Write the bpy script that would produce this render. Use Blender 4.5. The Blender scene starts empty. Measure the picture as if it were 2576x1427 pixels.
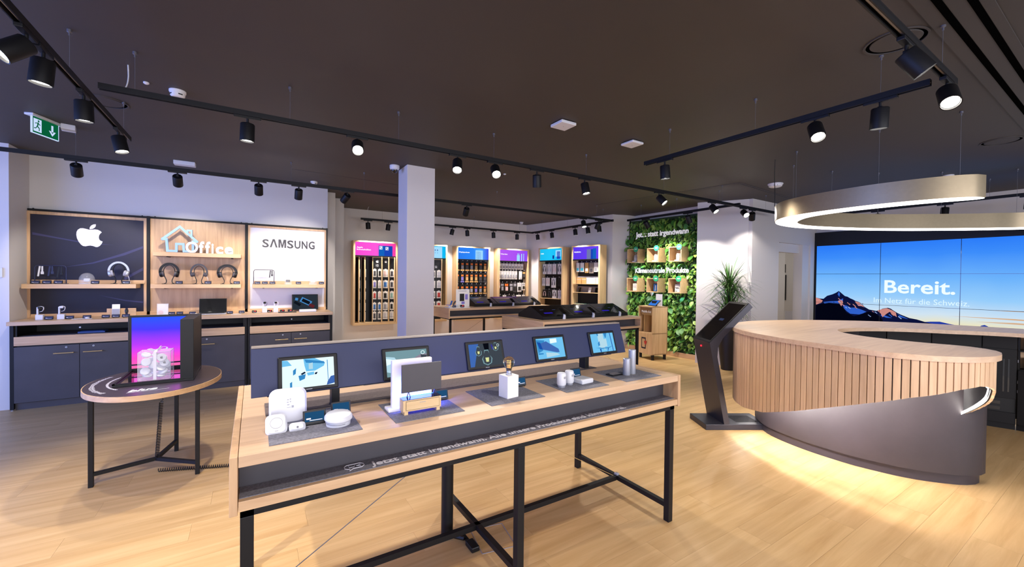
import bpy, bmesh, math, random
from mathutils import Vector, Matrix
random.seed(7)
PI = math.pi
SC = bpy.context.scene
COL = SC.collection
# ------------------------------------------------------------------ camera
def make_camera():
    f = 1031.67
    yaw, pit, rol = math.radians(32.22), math.radians(-.7345), math.radians(.6295)
    right = Vector((math.cos(yaw), -math.sin(yaw), 0)); fwd = Vector((math.sin(yaw), math.cos(yaw), 0)); up = Vector((0, 0, 1))
    f2 = fwd*math.cos(pit) + up*math.sin(pit); u2 = -fwd*math.sin(pit) + up*math.cos(pit)
    r3 = right*math.cos(rol) + u2*math.sin(rol); u3 = -right*math.sin(rol) + u2*math.cos(rol)
    cd = bpy.data.cameras.new('camera'); cam = bpy.data.objects.new('camera', cd); COL.objects.link(cam)
    m = Matrix((r3, u3, -f2)).transposed().to_4x4(); m.translation = (0, 0, 1.55)
    cam.matrix_world = m
    cd.sensor_width = 36; cd.sensor_fit = 'HORIZONTAL'; cd.lens = 36*f/2576; cd.clip_start = .05; cd.clip_end = 100
    SC.camera = cam
make_camera()
# ------------------------------------------------------------------ world, exposure
w = bpy.data.worlds.new('world'); SC.world = w; w.use_nodes = True
bgn = w.node_tree.nodes['Background']; bgn.inputs[0].default_value = (.78, .84, 1, 1); bgn.inputs[1].default_value = 1.0
SC.view_settings.view_transform = 'Standard'; SC.view_settings.look = 'None'
SC.view_settings.gamma = 1; SC.view_settings.use_curve_mapping = False; SC.view_settings.exposure = .16
SC.cycles.max_bounces = 7; SC.cycles.diffuse_bounces = 4; SC.cycles.glossy_bounces = 3
SC.cycles.transmission_bounces = 6; SC.cycles.transparent_max_bounces = 8
SC.cycles.caustics_reflective = False; SC.cycles.caustics_refractive = False
SC.cycles.sample_clamp_indirect = 4; SC.cycles.use_denoising = True
SPOT = 48.0          # watts of one track spotlight
def area(name, loc, rot, sx, sy, power, color):
    ld = bpy.data.lights.new(name, 'AREA'); ld.shape = 'RECTANGLE'; ld.size = sx; ld.size_y = sy; ld.energy = power; ld.color = color
    o = bpy.data.objects.new(name, ld); COL.objects.link(o); o.location = loc; o.rotation_euler = rot; return o
# added fill standing for an unseen shop front behind; window daylight from the left
area('shopfront_fill', (1.5, -3.6, 1.6), (math.radians(90), 0, 0), 9, 2.4, 300, (.95, .93, 1))
area('side_window_daylight', (-4.6, 3.2, 1.5), (math.radians(90), 0, math.radians(-90)), 5.5, 2.2, 260, (.14, .28, 1))
# ------------------------------------------------------------------ materials
def s2l(c): return c/12.92 if c <= .04045 else ((c+.055)/1.055)**2.4
def col(h):
    h = h.lstrip('#'); return tuple(s2l(int(h[i:i+2], 16)/255) for i in (0, 2, 4)) + (1,)
MATS = {}
def mat(name, c, rough=.5, metal=0, emit=0, ec=None, var=0, vs=3.0, bump=0, bs=60, alpha=1, trans=0, coat=0, spec=None, ior=None):
    m = bpy.data.materials.new(name); m.use_nodes = True; nt = m.node_tree; b = nt.nodes['Principled BSDF']
    c = col(c) if isinstance(c, str) else c
    b.inputs['Base Color'].default_value = c; b.inputs['Roughness'].default_value = rough; b.inputs['Metallic'].default_value = metal
    if emit: b.inputs['Emission Color'].default_value = col(ec) if ec else c; b.inputs['Emission Strength'].default_value = emit
    if trans: b.inputs['Transmission Weight'].default_value = trans
    if coat: b.inputs['Coat Weight'].default_value = coat
    if spec is not None: b.inputs['Specular IOR Level'].default_value = spec
    if ior: b.inputs['IOR'].default_value = ior
    b.inputs['Alpha'].default_value = alpha
    tc = nt.nodes.new('ShaderNodeTexCoord')
    if var:
        n = nt.nodes.new('ShaderNodeTexNoise'); n.inputs['Scale'].default_value = vs; n.inputs['Detail'].default_value = 6; n.inputs['Roughness'].default_value = .6
        nt.links.new(tc.outputs['Object'], n.inputs['Vector'])
        r = nt.nodes.new('ShaderNodeValToRGB'); r.color_ramp.elements[0].position = .3; r.color_ramp.elements[1].position = .7
        r.color_ramp.elements[0].color = tuple(max(0, x*(1-var)) for x in c[:3])+(1,); r.color_ramp.elements[1].color = tuple(min(1, x*(1+var)) for x in c[:3])+(1,)
        nt.links.new(n.outputs['Fac'], r.inputs['Fac']); nt.links.new(r.outputs['Color'], b.inputs['Base Color'])
    if bump:
        n = nt.nodes.new('ShaderNodeTexNoise'); n.inputs['Scale'].default_value = bs; n.inputs['Detail'].default_value = 3
        nt.links.new(tc.outputs['Object'], n.inputs['Vector'])
        bp = nt.nodes.new('ShaderNodeBump'); bp.inputs['Strength'].default_value = bump; bp.inputs['Distance'].default_value = .004
        nt.links.new(n.outputs['Fac'], bp.inputs['Height']); nt.links.new(bp.outputs['Normal'], b.inputs['Normal'])
    MATS[name] = m; return m
def wood(name, c1, c2, axis, rough=.45, rand=0, sc=1.0):
    m = bpy.data.materials.new(name); m.use_nodes = True; nt = m.node_tree; b = nt.nodes['Principled BSDF']; b.inputs['Roughness'].default_value = rough
    L = nt.links.new; tc = nt.nodes.new('ShaderNodeTexCoord'); mp = nt.nodes.new('ShaderNodeMapping')
    s = [26*sc]*3; s['xyz'.index(axis)] = 1.6*sc; mp.inputs['Scale'].default_value = s
    L(tc.outputs['Object'], mp.inputs['Vector']); src = mp.outputs['Vector']; oi = nt.nodes.new('ShaderNodeObjectInfo')
    if rand:
        ml = nt.nodes.new('ShaderNodeMath'); ml.operation = 'MULTIPLY'; ml.inputs[1].default_value = 37; L(oi.outputs['Random'], ml.inputs[0])
        ad = nt.nodes.new('ShaderNodeVectorMath'); ad.operation = 'ADD'; L(src, ad.inputs[0]); L(ml.outputs[0], ad.inputs[1]); src = ad.outputs[0]
    n = nt.nodes.new('ShaderNodeTexNoise'); n.inputs['Scale'].default_value = 1; n.inputs['Detail'].default_value = 6; n.inputs['Roughness'].default_value = .62; n.inputs['Distortion'].default_value = .6
    L(src, n.inputs['Vector'])
    r = nt.nodes.new('ShaderNodeValToRGB'); r.color_ramp.elements[0].position = .28; r.color_ramp.elements[1].position = .68
    r.color_ramp.elements[0].color = col(c1); r.color_ramp.elements[1].color = col(c2); L(n.outputs['Fac'], r.inputs['Fac'])
    out = r.outputs['Color']
    if rand:
        hs = nt.nodes.new('ShaderNodeHueSaturation'); mr = nt.nodes.new('ShaderNodeMapRange'); mr.inputs[3].default_value = 1-rand; mr.inputs[4].default_value = 1+rand
        L(oi.outputs['Random'], mr.inputs[0]); L(mr.outputs[0], hs.inputs['Value']); L(out, hs.inputs['Color']); out = hs.outputs['Color']
    L(out, b.inputs['Base Color'])
    bp = nt.nodes.new('ShaderNodeBump'); bp.inputs['Strength'].default_value = .12; bp.inputs['Distance'].default_value = .002
    L(n.outputs['Fac'], bp.inputs['Height']); L(bp.outputs['Normal'], b.inputs['Normal'])
    MATS[name] = m; return m
def emis(name, c, s):
    m = bpy.data.materials.new(name); m.use_nodes = True; nt = m.node_tree; nt.nodes.clear()
    e = nt.nodes.new('ShaderNodeEmission'); o = nt.nodes.new('ShaderNodeOutputMaterial'); nt.links.new(e.outputs[0], o.inputs[0])
    e.inputs[0].default_value = col(c) if isinstance(c, str) else c; e.inputs[1].default_value = s; MATS[name] = m; return m
def grad(name, stops, strength, axis=2, lo=0, hi=1, noise=0, stripes=0):
    """screen picture: emission ramp along an object axis"""
    m = bpy.data.materials.new(name); m.use_nodes = True; nt = m.node_tree; nt.nodes.clear(); L = nt.links.new
    e = nt.nodes.new('ShaderNodeEmission'); o = nt.nodes.new('ShaderNodeOutputMaterial'); L(e.outputs[0], o.inputs[0])
    tc = nt.nodes.new('ShaderNodeTexCoord'); sx = nt.nodes.new('ShaderNodeSeparateXYZ'); L(tc.outputs['Object'], sx.inputs[0])
    mr = nt.nodes.new('ShaderNodeMapRange'); mr.inputs[1].default_value = lo; mr.inputs[2].default_value = hi; L(sx.outputs[axis], mr.inputs[0])
    src = mr.outputs[0]
    if noise:
        n = nt.nodes.new('ShaderNodeTexNoise'); n.inputs['Scale'].default_value = 1.3; L(tc.outputs['Object'], n.inputs['Vector'])
        ma = nt.nodes.new('ShaderNodeMath'); ma.operation = 'MULTIPLY_ADD'; L(n.outputs['Fac'], ma.inputs[0]); ma.inputs[1].default_value = noise; L(src, ma.inputs[2])
        mb = nt.nodes.new('ShaderNodeMath'); mb.operation = 'SUBTRACT'; L(ma.outputs[0], mb.inputs[0]); mb.inputs[1].default_value = noise*.5; src = mb.outputs[0]
    r = nt.nodes.new('ShaderNodeValToRGB'); el = r.color_ramp.elements
    while len(el) < len(stops): el.new(.5)
    for i, (p, c) in enumerate(stops): el[i].position = p; el[i].color = col(c)
    L(src, r.inputs['Fac']); L(r.outputs['Color'], e.inputs[0]); e.inputs[1].default_value = strength
    MATS[name] = m; return m
mat('wall_white', '#d6d3d3', .75, bump=.05, bs=120); mat('ceiling_paint', '#3b3532', .6, var=.06, vs=.8)
mat('black_metal', '#111114', .5, var=.12, vs=9, spec=.3); mat('black_plastic', '#0f0f12', .42, spec=.35); mat('black_gloss', '#0a0a0c', .12, coat=.5)
mat('charcoal', '#434046', .5, var=.16, vs=2.2, bump=.05, bs=30); mat('charcoal_blue', '#20284e', .55, var=.06, vs=2)
mat('concrete_dark', '#2e282c', .5, var=.2, vs=2.6, bump=.08, bs=22); mat('felt_grey', '#74747f', .95, var=.32, vs=110, bump=.2, bs=260)
mat('felt_brown', '#6b5f5d', .95, var=.2, vs=90, bump=.4, bs=200); mat('void_black', '#060606', .95, spec=.0); mat('white_plastic', '#d6d7de', .35, var=.02); mat('white_matte', '#eeeaea', .7, var=.02)
mat('silver', '#b9bdca', .32, metal=.6); mat('brass', '#cdb07a', .35, metal=.5); mat('champagne', '#ab9b7e', .36, metal=.7, var=.04, vs=30)
mat('navy_print', '#0a0b2c', .55, var=.3, vs=1.2); mat('white_print', '#e8e6ee', .45); mat('grey_print', '#9a9aa4', .5)
mat('glass_clear', '#ffffff', .02, trans=1, ior=1.2); mat('glass_amber', '#ffe9cf', .02, trans=1, ior=1.25); mat('acrylic', '#ffffff', .05, alpha=.16)
mat('dark_print', '#15120f', .6); mat('pot_black', '#1a1617', .5); mat('cable_black', '#0c0c0c', .45); mat('wire', '#6a6a74', .45, metal=.6); mat('white_cable', '#dddde2', .5)
mat('logo_grey', '#3c3c40', .5); mat('light_blue', '#9cc4f4', .45); mat('red_led', '#e01020', .4, emit=2, ec='#ff2030'); mat('text_white', '#f6f4f4', .5, emit=.0)
mat('cabinet_black', '#100e11', .55, spec=.3); mat('kiosk_header', '#9c7f5c', .5); mat('plinth_dark', '#2b2730', .45); mat('tabletop_dark', '#38303a', .35); mat('stand_dark', '#30303a', .38, metal=.25); mat('grey_box', '#8b8078', .5)
mat('leaf_a', '#6f9e3c', .4, var=.4, vs=14); mat('leaf_b', '#447e32', .42, var=.4, vs=14); mat('leaf_c', '#98bc58', .4, var=.35, vs=14); mat('leaf_dark', '#24401d', .5, var=.3, vs=10); mat('leaf_palm', '#3f5a27', .45, var=.3, vs=20)
mat('soil', '#14120c', .9, var=.3, vs=30)
mat('orange_print', '#e8762a', .5); mat('tan_print', '#d4a566', .55); mat('blue_print', '#3570b8', .5); mat('red_print', '#c83c34', .5); mat('purple_print', '#8478c8', .5); mat('teal_print', '#8fb9ae', .5); mat('pink_print', '#e6c3c0', .5); mat('cyan_print', '#46c3de', .5)
mat('green_badge', '#2fa877', .5); mat('card', '#efeae4', .6); mat('card_grey', '#c9c7cd', .6); mat('glass_jar', '#dfe6e2', .05, alpha=.35)
mat('grey_door', '#b9b4b0', .6); mat('blue_tray', '#2d4f8c', .35)
wood('oak_x', '#c09a76', '#dab890', 'x'); wood('oak_z', '#ba9370', '#d6b289', 'z'); wood('oak_y', '#c09a76', '#dab890', 'y')
wood('oak_top', '#c5a282', '#dcbc9a', 'x', .4); wood('oak_slat', '#c39f7a', '#deba93', 'z', .45, rand=.09)
wood('oak_pale_z', '#cdaa7c', '#e5c699', 'z'); wood('oak_pale_x', '#cdaa7c', '#e5c699', 'x')
wood('floor_oak', '#be9762', '#d8b581', 'x', .42, rand=.035, sc=.55)
emis('lens_on', (1, .95, .86, 1), 22); emis('lens_dim', (1, .93, .82, 1), 2.2); emis('led_warm', (1, .94, .88, 1), 25); emis('led_soft', (1, .94, .88, 1), 60); emis('led_strong', (1, .92, .88, 1), 340); emis('ring_light', (1, .96, .93, 1), 6)
# ------------------------------------------------------------------ mesh building
class MB:
    def __init__(s): s.v = []; s.f = []; s.sm = []
    def add(s, vs, fs, smooth=False):
        o = len(s.v); s.v += [tuple(v) for v in vs]; s.f += [tuple(i+o for i in f) for f in fs]; s.sm += [smooth]*len(fs); return s
    def box(s, x0, x1, y0, y1, z0, z1, b=0, M=None):
        bm = bmesh.new(); bmesh.ops.create_cube(bm, size=1)
        for v in bm.verts: v.co = Vector(((x0+x1)/2+v.co.x*(x1-x0), (y0+y1)/2+v.co.y*(y1-y0), (z0+z1)/2+v.co.z*(z1-z0)))
        if b:
            b = min(b, .45*min(abs(x1-x0), abs(y1-y0), abs(z1-z0)))
            bmesh.ops.bevel(bm, geom=bm.edges[:], offset=b, segments=2, affect='EDGES', profile=.5)
        return s.bm(bm, M)
    def bm(s, bm, M=None, smooth=False):
        if M is not None: bm.transform(M)
        bm.verts.ensure_lookup_table(); bm.verts.index_update()
        s.add([v.co for v in bm.verts], [[v.index for v in f.verts] for f in bm.faces], smooth); bm.free(); return s
    def prism(s, pts, z0, z1, M=None, smooth=False):
        """closed polygon in xy extruded in z"""
        n = len(pts); a = sum(pts[i][0]*pts[(i+1) % n][1]-pts[(i+1) % n][0]*pts[i][1] for i in range(n))
        if a < 0: pts = pts[::-1]
        vs = [(p[0], p[1], z0) for p in pts]+[(p[0], p[1], z1) for p in pts]
        if M is not None: vs = [M @ Vector(v) for v in vs]
        s.add(vs, [tuple(range(n-1, -1, -1)), tuple(range(n, 2*n))])
        s.add(vs, [(i, (i+1) % n, n+(i+1) % n, n+i) for i in range(n)], smooth); return s
    def lathe(s, prof, n=24, M=None, smooth=True, arc=2*PI):
        """prof: (r,z) list around z"""
        vs = []; fs = []
        for r, z in prof:
            for k in range(n): a = 2*PI*k/n; vs.append((r*math.cos(a), r*math.sin(a), z))
        for i in range(len(prof)-1):
            for k in range(n):
                k2 = (k+1) % n; fs.append((i*n+k, i*n+k2, (i+1)*n+k2, (i+1)*n+k))
        if M is not None: vs = [M @ Vector(v) for v in vs]
        o = len(s.v); s.add(vs, fs, smooth)
        if prof[0][0] > 1e-5: s.f.append(tuple(o+k for k in range(n-1, -1, -1))); s.sm.append(False)
        if prof[-1][0] > 1e-5: b0 = o+(len(prof)-1)*n; s.f.append(tuple(b0+k for k in range(n))); s.sm.append(False)
        return s
    def tube(s, pts, r, n=8, closed=False, flat=None):
        """round (or flat: (w,h)) section swept along pts"""
        pts = [Vector(p) for p in pts]; m = len(pts); rings = []; up = None
        for i, p in enumerate(pts):
            a = pts[i-1] if (i > 0 or closed) else p; b = pts[(i+1) % m] if (i < m-1 or closed) else p
            t = (b-a).normalized()
            if up is None: up = Vector((0, 0, 1)) if abs(t.z) < .9 else Vector((0, 1, 0))
            x = t.cross(up)
            if x.length < 1e-4: x = t.cross(Vector((1, 0, 0)))
            x.normalize(); y = x.cross(t).normalized(); up = y
            ring = []
            for k in range(n):
                an = 2*PI*k/n+(PI/4 if n == 4 else 0)
                rr = r if not isinstance(r, (list, tuple)) else r[i]
                if flat: ring.append(p+x*math.copysign(flat[0]/2, math.cos(an))+y*math.copysign(flat[1]/2, math.sin(an)))
                else: ring.append(p+x*rr*math.cos(an)+y*rr*math.sin(an))
            rings.append(ring)
        vs = [v for rg in rings for v in rg]; fs = []
        for i in range(m if closed else m-1):
            j = (i+1) % m
            for k in range(n): fs.append((i*n+k, i*n+(k+1) % n, j*n+(k+1) % n, j*n+k))
        s.add(vs, fs, n > 4)
        if not closed: s.add(rings[0], [tuple(range(n-1, -1, -1))]); s.add(rings[-1], [tuple(range(n))])
        return s
    def bar(s, a, b, w, h=None):
        return s.tube([a, b], 1, 4, flat=(w, h or w))
    def quad(s, a, b, c, d): return s.add([a, b, c, d], [(0, 1, 2, 3)])
    def ball(s, c, r, sx=1, sy=1, sz=1, n=16, seg=10):
        pr = [(math.sin(PI*i/seg)*r, -math.cos(PI*i/seg)*r) for i in range(seg+1)]; pr[0] = (1e-6, -r); pr[-1] = (1e-6, r)
        return s.lathe(pr, n, Matrix.Translation(c) @ Matrix.Diagonal((sx, sy, sz, 1)))
    def mesh(s, name, m, off=None, fix=False):
        me = bpy.data.meshes.new(name)
        vs = s.v if off is None else [(v[0]-off[0], v[1]-off[1], v[2]-off[2]) for v in s.v]
        me.from_pydata(vs, [], s.f); me.polygons.foreach_set('use_smooth', s.sm)
        me.materials.append(MATS[m] if isinstance(m, str) else m); me.update()
        if any(s.sm): me.set_sharp_from_angle(angle=math.radians(38))
        bm = bmesh.new(); bm.from_mesh(me); bmesh.ops.recalc_face_normals(bm, faces=bm.faces[:]); bm.to_mesh(me); bm.free()
        return me
def wloc(o):
    v = Vector(o.location)
    while o.parent: o = o.parent; v = v+o.location
    return v
def obj(name, mb, m, parent=None, w=False, loc=None, rot=None):
    """w=True: coordinates given in the world, parent unrotated"""
    off = None
    if w and parent is not None: off = wloc(parent)
    me = mb.mesh(name, m, off); o = bpy.data.objects.new(name, me); COL.objects.link(o)
    if parent is not None: o.parent = parent
    if loc is not None: o.location = loc
    if rot is not None: o.rotation_euler = rot
    return o
def tag(o, label, cat, group=None, kind=None):
    if label: o['label'] = label
    if cat: o['category'] = cat
    if group: o['group'] = group
    if kind: o['kind'] = kind
    return o
def thing(name, label, cat, loc=(0, 0, 0), rz=0, group=None):
    o = bpy.data.objects.new(name, None); COL.objects.link(o); o.location = loc; o.rotation_euler = (0, 0, rz); o.empty_display_size = .1
    return tag(o, label, cat, group)
def solo(name, mb, m, label, cat, loc=(0, 0, 0), rz=0, group=None, w=True):
    """one-mesh thing; w: coordinates in the world, origin moved to loc"""
    me = mb.mesh(name, m, loc if w else None); o = bpy.data.objects.new(name, me); COL.objects.link(o); o.location = loc; o.rotation_euler = (0, 0, rz)
    return tag(o, label, cat, group)
def struct(name, mb, m, parent=None, label=None):
    o = obj(name, mb, m, parent)
    if parent is None: o['kind'] = 'structure'
    if label: o['label'] = label
    return o
def dup(root, loc=None, rz=None, label=None, group=None):
    r = root.copy(); COL.objects.link(r)
    if loc is not None: r.location = loc
    if rz is not None: r.rotation_euler = (0, 0, rz)
    if label: r['label'] = label
    if group: r['group'] = group
    for ch in list(root.children):
        c = ch.copy(); COL.objects.link(c); c.parent = r
        for g in list(ch.children):
            d = g.copy(); COL.objects.link(d); d.parent = c
    return r
def text_mesh(s, size, bold=0, ext=.002, align='LEFT', shear=0, sx=1, space=1):
    cu = bpy.data.curves.new('text', 'FONT'); cu.body = s; cu.size = size; cu.extrude = ext; cu.offset = bold*size; cu.align_x = align; cu.shear = shear; cu.resolution_u = 3; cu.space_character = space
    o = bpy.data.objects.new('text', cu); COL.objects.link(o)
    bpy.context.view_layer.update()
    me = bpy.data.meshes.new_from_object(o.evaluated_get(bpy.context.evaluated_depsgraph_get()))
    bpy.data.objects.remove(o); mb = MB(); mb.add([(v.co.x*sx, v.co.y, v.co.z) for v in me.vertices], [tuple(p.vertices) for p in me.polygons])
    bpy.data.meshes.remove(me); return mb
def xform(mb, M): mb.v = [tuple(M @ Vector(v)) for v in mb.v]; return mb
WALLM = Matrix(((1, 0, 0), (0, 0, -1), (0, 1, 0))).to_4x4()       # text standing upright, read along +x, facing -y
SIDEM = Matrix(((0, 0, -1), (-1, 0, 0), (0, 1, 0))).to_4x4()      # text standing upright, read along -y, facing -x
def fit_text(s, x0, x1, bold=0, ext=.002, shear=0, space=1, h=None):
    """text stretched between x0 and x1, optional cap height h"""
    mb = text_mesh(s, 1, bold, ext, shear=shear, space=space); xs = [v[0] for v in mb.v]; ys = [v[1] for v in mb.v]
    a, b = min(xs), max(xs); k = (x1-x0)/(b-a); ky = k if h is None else h/.73
    mb.v = [((v[0]-a)*k+x0, v[1]*ky, v[2]) for v in mb.v]; return mb
ORD = ['first', 'second', 'third', 'fourth', 'fifth', 'sixth', 'seventh', 'eighth', 'ninth', 'tenth', 'eleventh', 'twelfth']
def words(mb, gap):
    """split a line of lettering into its words (pieces further apart than gap)"""
    par = list(range(len(mb.v)))
    def fnd(i):
        while par[i] != i: par[i] = par[par[i]]; i = par[i]
        return i
    for f in mb.f:
        for j in f[1:]: par[fnd(j)] = fnd(f[0])
    comp = {}
    for i, v in enumerate(mb.v): c = comp.setdefault(fnd(i), [1e9, -1e9]); c[0] = min(c[0], v[0]); c[1] = max(c[1], v[0])
    grp = {}; cur = -1; end = -1e9
    for r, (a, b) in sorted(comp.items(), key=lambda q: q[1][0]):
        if a > end+gap: cur += 1
        end = max(end, b); grp[r] = cur
    out = [MB() for _ in range(cur+1)]; mp = [{} for _ in out]
    for f in mb.f:
        g = grp[fnd(f[0])]; o = out[g]; ids = []
        for j in f:
            if j not in mp[g]: mp[g][j] = len(o.v); o.v.append(mb.v[j])
            ids.append(mp[g][j])
        o.f.append(tuple(ids)); o.sm.append(False)
    return out
def catmull(pts, step=.05, closed=False):
    P = [Vector(p) for p in pts]; n = len(P); out = []
    for i in range(n if closed else n-1):
        if closed: p0, p1, p2, p3 = P[i-1], P[i], P[(i+1) % n], P[(i+2) % n]
        else: p0, p1, p2, p3 = P[max(i-1, 0)], P[i], P[i+1], P[min(i+2, n-1)]
        k = max(1, int((p2-p1).length/step))
        for j in range(k):
            t = j/k; out.append(.5*((2*p1)+(-p0+p2)*t+(2*p0-5*p1+4*p2-p3)*t*t+(-p0+3*p1-3*p2+p3)*t**3))
    if not closed: out.append(P[-1])
    return [tuple(p) for p in out]
# ------------------------------------------------------------------ room shell
def build_shell():
    struct('ceiling', MB().box(-5, 12.5, -4, 10, 3.0, 3.1), 'ceiling_paint')
    fl = struct('floor', MB().box(-5, 12.5, -4, 10, -.12, -.012), 'plinth_dark')
    cam = SC.camera; inv = cam.matrix_world.inverted(); f = 1031.67
    def vis(x, y):
        p = inv @ Vector((x, y, 0))
        if p.z > -.3: return False
        return abs(p.x/-p.z*f) < 1330 and p.y/-p.z*f > -760
    PL, PW = 1.3, .2; cand = []
    r = 0; y = -1.0
    while y < 9.6:
        off = (r*.47 % 1)*PL; x = -5-off
        while x < 12.4:
            x0, x1 = max(x, -5), min(x+PL, 12.4); cx, cy = (x0+x1)/2, y+PW/2
            behind = (cy > 6.95 and cx < 1.0) or cy > 9.25 or (cx > 9.9 and cy < 3.9)
            v = any(vis(px, py) for px in (x0, cx, x1) for py in (y, y+PW)) and not behind
            if x1-x0 > .1: cand.append((0 if v else 1, (cx**2+cy**2), x0, x1, y, cx, cy))
            x += PL
        y += PW; r += 1
    cand.sort()
    base = MB().box(-PL/2+.0004, PL/2-.0004, -PW/2+.0004, PW/2-.0004, -.012, 0).mesh('floor_plank', 'floor_oak')
    rest = MB(); k = 0
    for c in cand:
        full = abs(c[3]-c[2]-PL) < 1e-4
        if c[0] == 0 and full and k < 298:
            o = bpy.data.objects.new('floor_plank', base); COL.objects.link(o); o.parent = fl; o.location = (c[5], c[6], 0); k += 1
        else: rest.box(c[2]+.0004, c[3]-.0004, c[4]+.0004, c[4]+PW-.0004, -.012, 0)
    o = obj('far_planks', rest, 'floor_oak', fl); o['kind'] = 'stuff'
    # walls
    H = 3.0
    struct('wall_left', MB().box(-5, -2.33, 6.93, 7.6, 0, H), 'wall_white')
    struct('wall_back_left', MB().box(-2.33, 1.04, 7.43, 7.75, 0, H), 'wall_white')
    struct('wall_corner', MB().box(1.03, 1.43, 8.2, 9.5, 0, H).box(.8, 1.2, 7.7, 8.3, 0, H), 'wall_white')
    struct('wall_back', MB().box(1.3, 6.4, 9.25, 9.5, 0, H), 'wall_white')
    struct('wall_side', MB().prism([(6.27, 9.3), (6.77, 6.56), (7.6, 6.56), (7.6, 9.3)], 0, H), 'wall_white')
    struct('wall_niche', MB().prism([(6.77, 6.56), (7.17, 6.45), (7.6, 6.45), (7.6, 6.56)], 0, H), 'wall_white')
    struct('wall_plants', MB().box(7.36, 7.6, 4.72, 6.45, 0, H), 'wall_white')
    struct('wall_pier', MB().prism([(7.36, 4.72), (7.02, 4.66), (7.10, 4.52), (7.42, 3.93), (7.6, 3.93), (7.6, 4.72)], 0, H), 'wall_white')
    # wall with the doorway (opening x 8.38-9.69, z<2.29)
    struct('wall_doorway', MB().box(7.43, 8.38, 3.87, 4.12, 0, H).box(9.69, 9.93, 3.87, 4.12, 0, H).box(8.38, 9.69, 3.87, 4.12, 2.29, H), 'wall_white')
    struct('wall_right', MB().box(9.93, 10.2, -4, 4.12, 0, H), 'wall_white')
    struct('wall_office_side', MB().box(12.0, 12.2, 3.9, 6.8, 0, H), 'wall_white')
    area('office_fill', (10.2, 5.2, 2.9), (0, 0, 0), 1.2, .5, 22, (1, .95, .88))  # added fill to brighten the room behind the doorway, no visible fixture
    fr = MB()
    for y in (.4, 1.85, 3.3, 4.75, 6.2): fr.box(-5, -4.9, y-.03, y+.03, 0, H)
    fr.box(-5, -4.9, .4, 6.2, 0, .3).box(-5, -4.9, .4, 6.2, 2.75, H); struct('window_1', fr, 'black_metal')
    fr = MB()
    for x in (-3.2, -1.2, .8, 2.8, 4.8, 6.4): fr.box(x-.03, x+.03, -4, -3.9, 0, H)
    fr.box(-3.2, 6.4, -4, -3.9, 2.8, H).box(-3.2, 6.4, -4, -3.9, 0, .2); struct('window_2', fr, 'black_metal')
    struct('wall_office', MB().box(7.6, 12.2, 6.3, 6.5, 0, H), 'wall_white')
    struct('trim_1', MB().box(9.40, 9.69, 3.90, 4.06, 0, 2.29).box(8.38, 9.40, 3.96, 4.06, 2.12, 2.29), 'wall_white')
    # column with camera
    struct('wall_column', MB().box(1.668, 2.045, 5.20, 5.58, 0, H, .004), 'wall_white')
    struct('baseboard_side', MB().prism([(6.245, 9.25), (6.745, 6.545), (7.05, 6.45), (7.06, 6.47), (6.77, 6.57), (6.27, 9.26)], 0, .07), 'white_matte')
    struct('baseboard_back', MB().box(1.43, 6.25, 9.235, 9.25, 0, .07), 'white_matte')
    # inspection joints of the ceiling
    j = MB()
    j.bar((.43, 6.32, 2.999), (2.65, 6.5, 2.999), .012, .004); j.bar((5.66, 5.93, 2.999), (6.06, 3.345, 2.999), .012, .004).bar((6.06, 3.345, 2.999), (8.28, 3.5, 2.999), .012, .004).bar((6.10, 3.39, 2.999), (8.28, 3.55, 2.999), .012, .004)
    struct('trim_2', j, 'plinth_dark')
    # recessed double ventilation slot on the right, running away along x
    t = thing('ventilation_slot', 'double black linear ventilation slot in the dark ceiling above the counter', 'vent', (2.9, .6, 3))
    obj('frame', MB().box(1.2, 7.5, .48, .72, 2.993, 3.0), 'ceiling_paint', t, True)
    for y in (.54, .64): obj('slot', MB().box(1.2, 7.5, y-.016, y+.016, 2.9905, 2.9935), 'void_black', t, True)
    def disc(x, y, r, lab):
        t = thing('ceiling_diffuser', lab, 'diffuser', (x, y, 3.0))
        obj('outer_ring', MB().lathe([(r-.012, 0), (r-.012, -.006), (r, -.006), (r, 0)], 40), 'ceiling_paint', t)
        obj('plate', MB().lathe([(0.001, -.004), (r*.78, -.004), (r*.8, 0)], 40), 'ceiling_paint', t)
    disc(-1.06, 4.77, .15, 'round dark ceiling diffuser between the exit sign and the long light track')
    disc(3.26, .88, .15, 'round dark ceiling diffuser above the corner of the right light tracks')
    disc(6.43, .9, .15, 'round dark ceiling diffuser above the ring light')
    # door leaf edge in the corner wall
    t = thing('service_door', 'pale grey narrow service door right of the display wall', 'door', (1.1, 7.7, 0))
    t['kind'] = 'structure'
    if 'category' in t: del t['category']
    obj('leaf', MB().box(1.06, 1.10, 7.76, 8.2, 0, 2.35), 'grey_door', t, True)
    obj('door_handle', MB().box(1.10, 1.125, 7.8, 7.83, 1.4, 1.5).box(1.11, 1.125, 7.8, 7.93, 1.44, 1.46), 'silver', t, True)
    t.name = 'door_1'
    # office behind the doorway
    t = thing('door_2', 'grey office door with a long pull handle behind the doorway', None, (11.95, 4.8, 0)); t['kind'] = 'structure'
    obj('leaf', MB().box(11.95, 12.0, 4.3, 5.36, 0, 2.5), 'grey_door', t, True)
    obj('door_handle', MB().tube([(11.93, 5.33, 1.05), (11.93, 5.33, 1.72)], .014).tube([(11.93, 5.345, 1.78), (11.93, 5.345, 2.0)], .008), 'black_metal', t, True)
build_shell()
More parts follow.
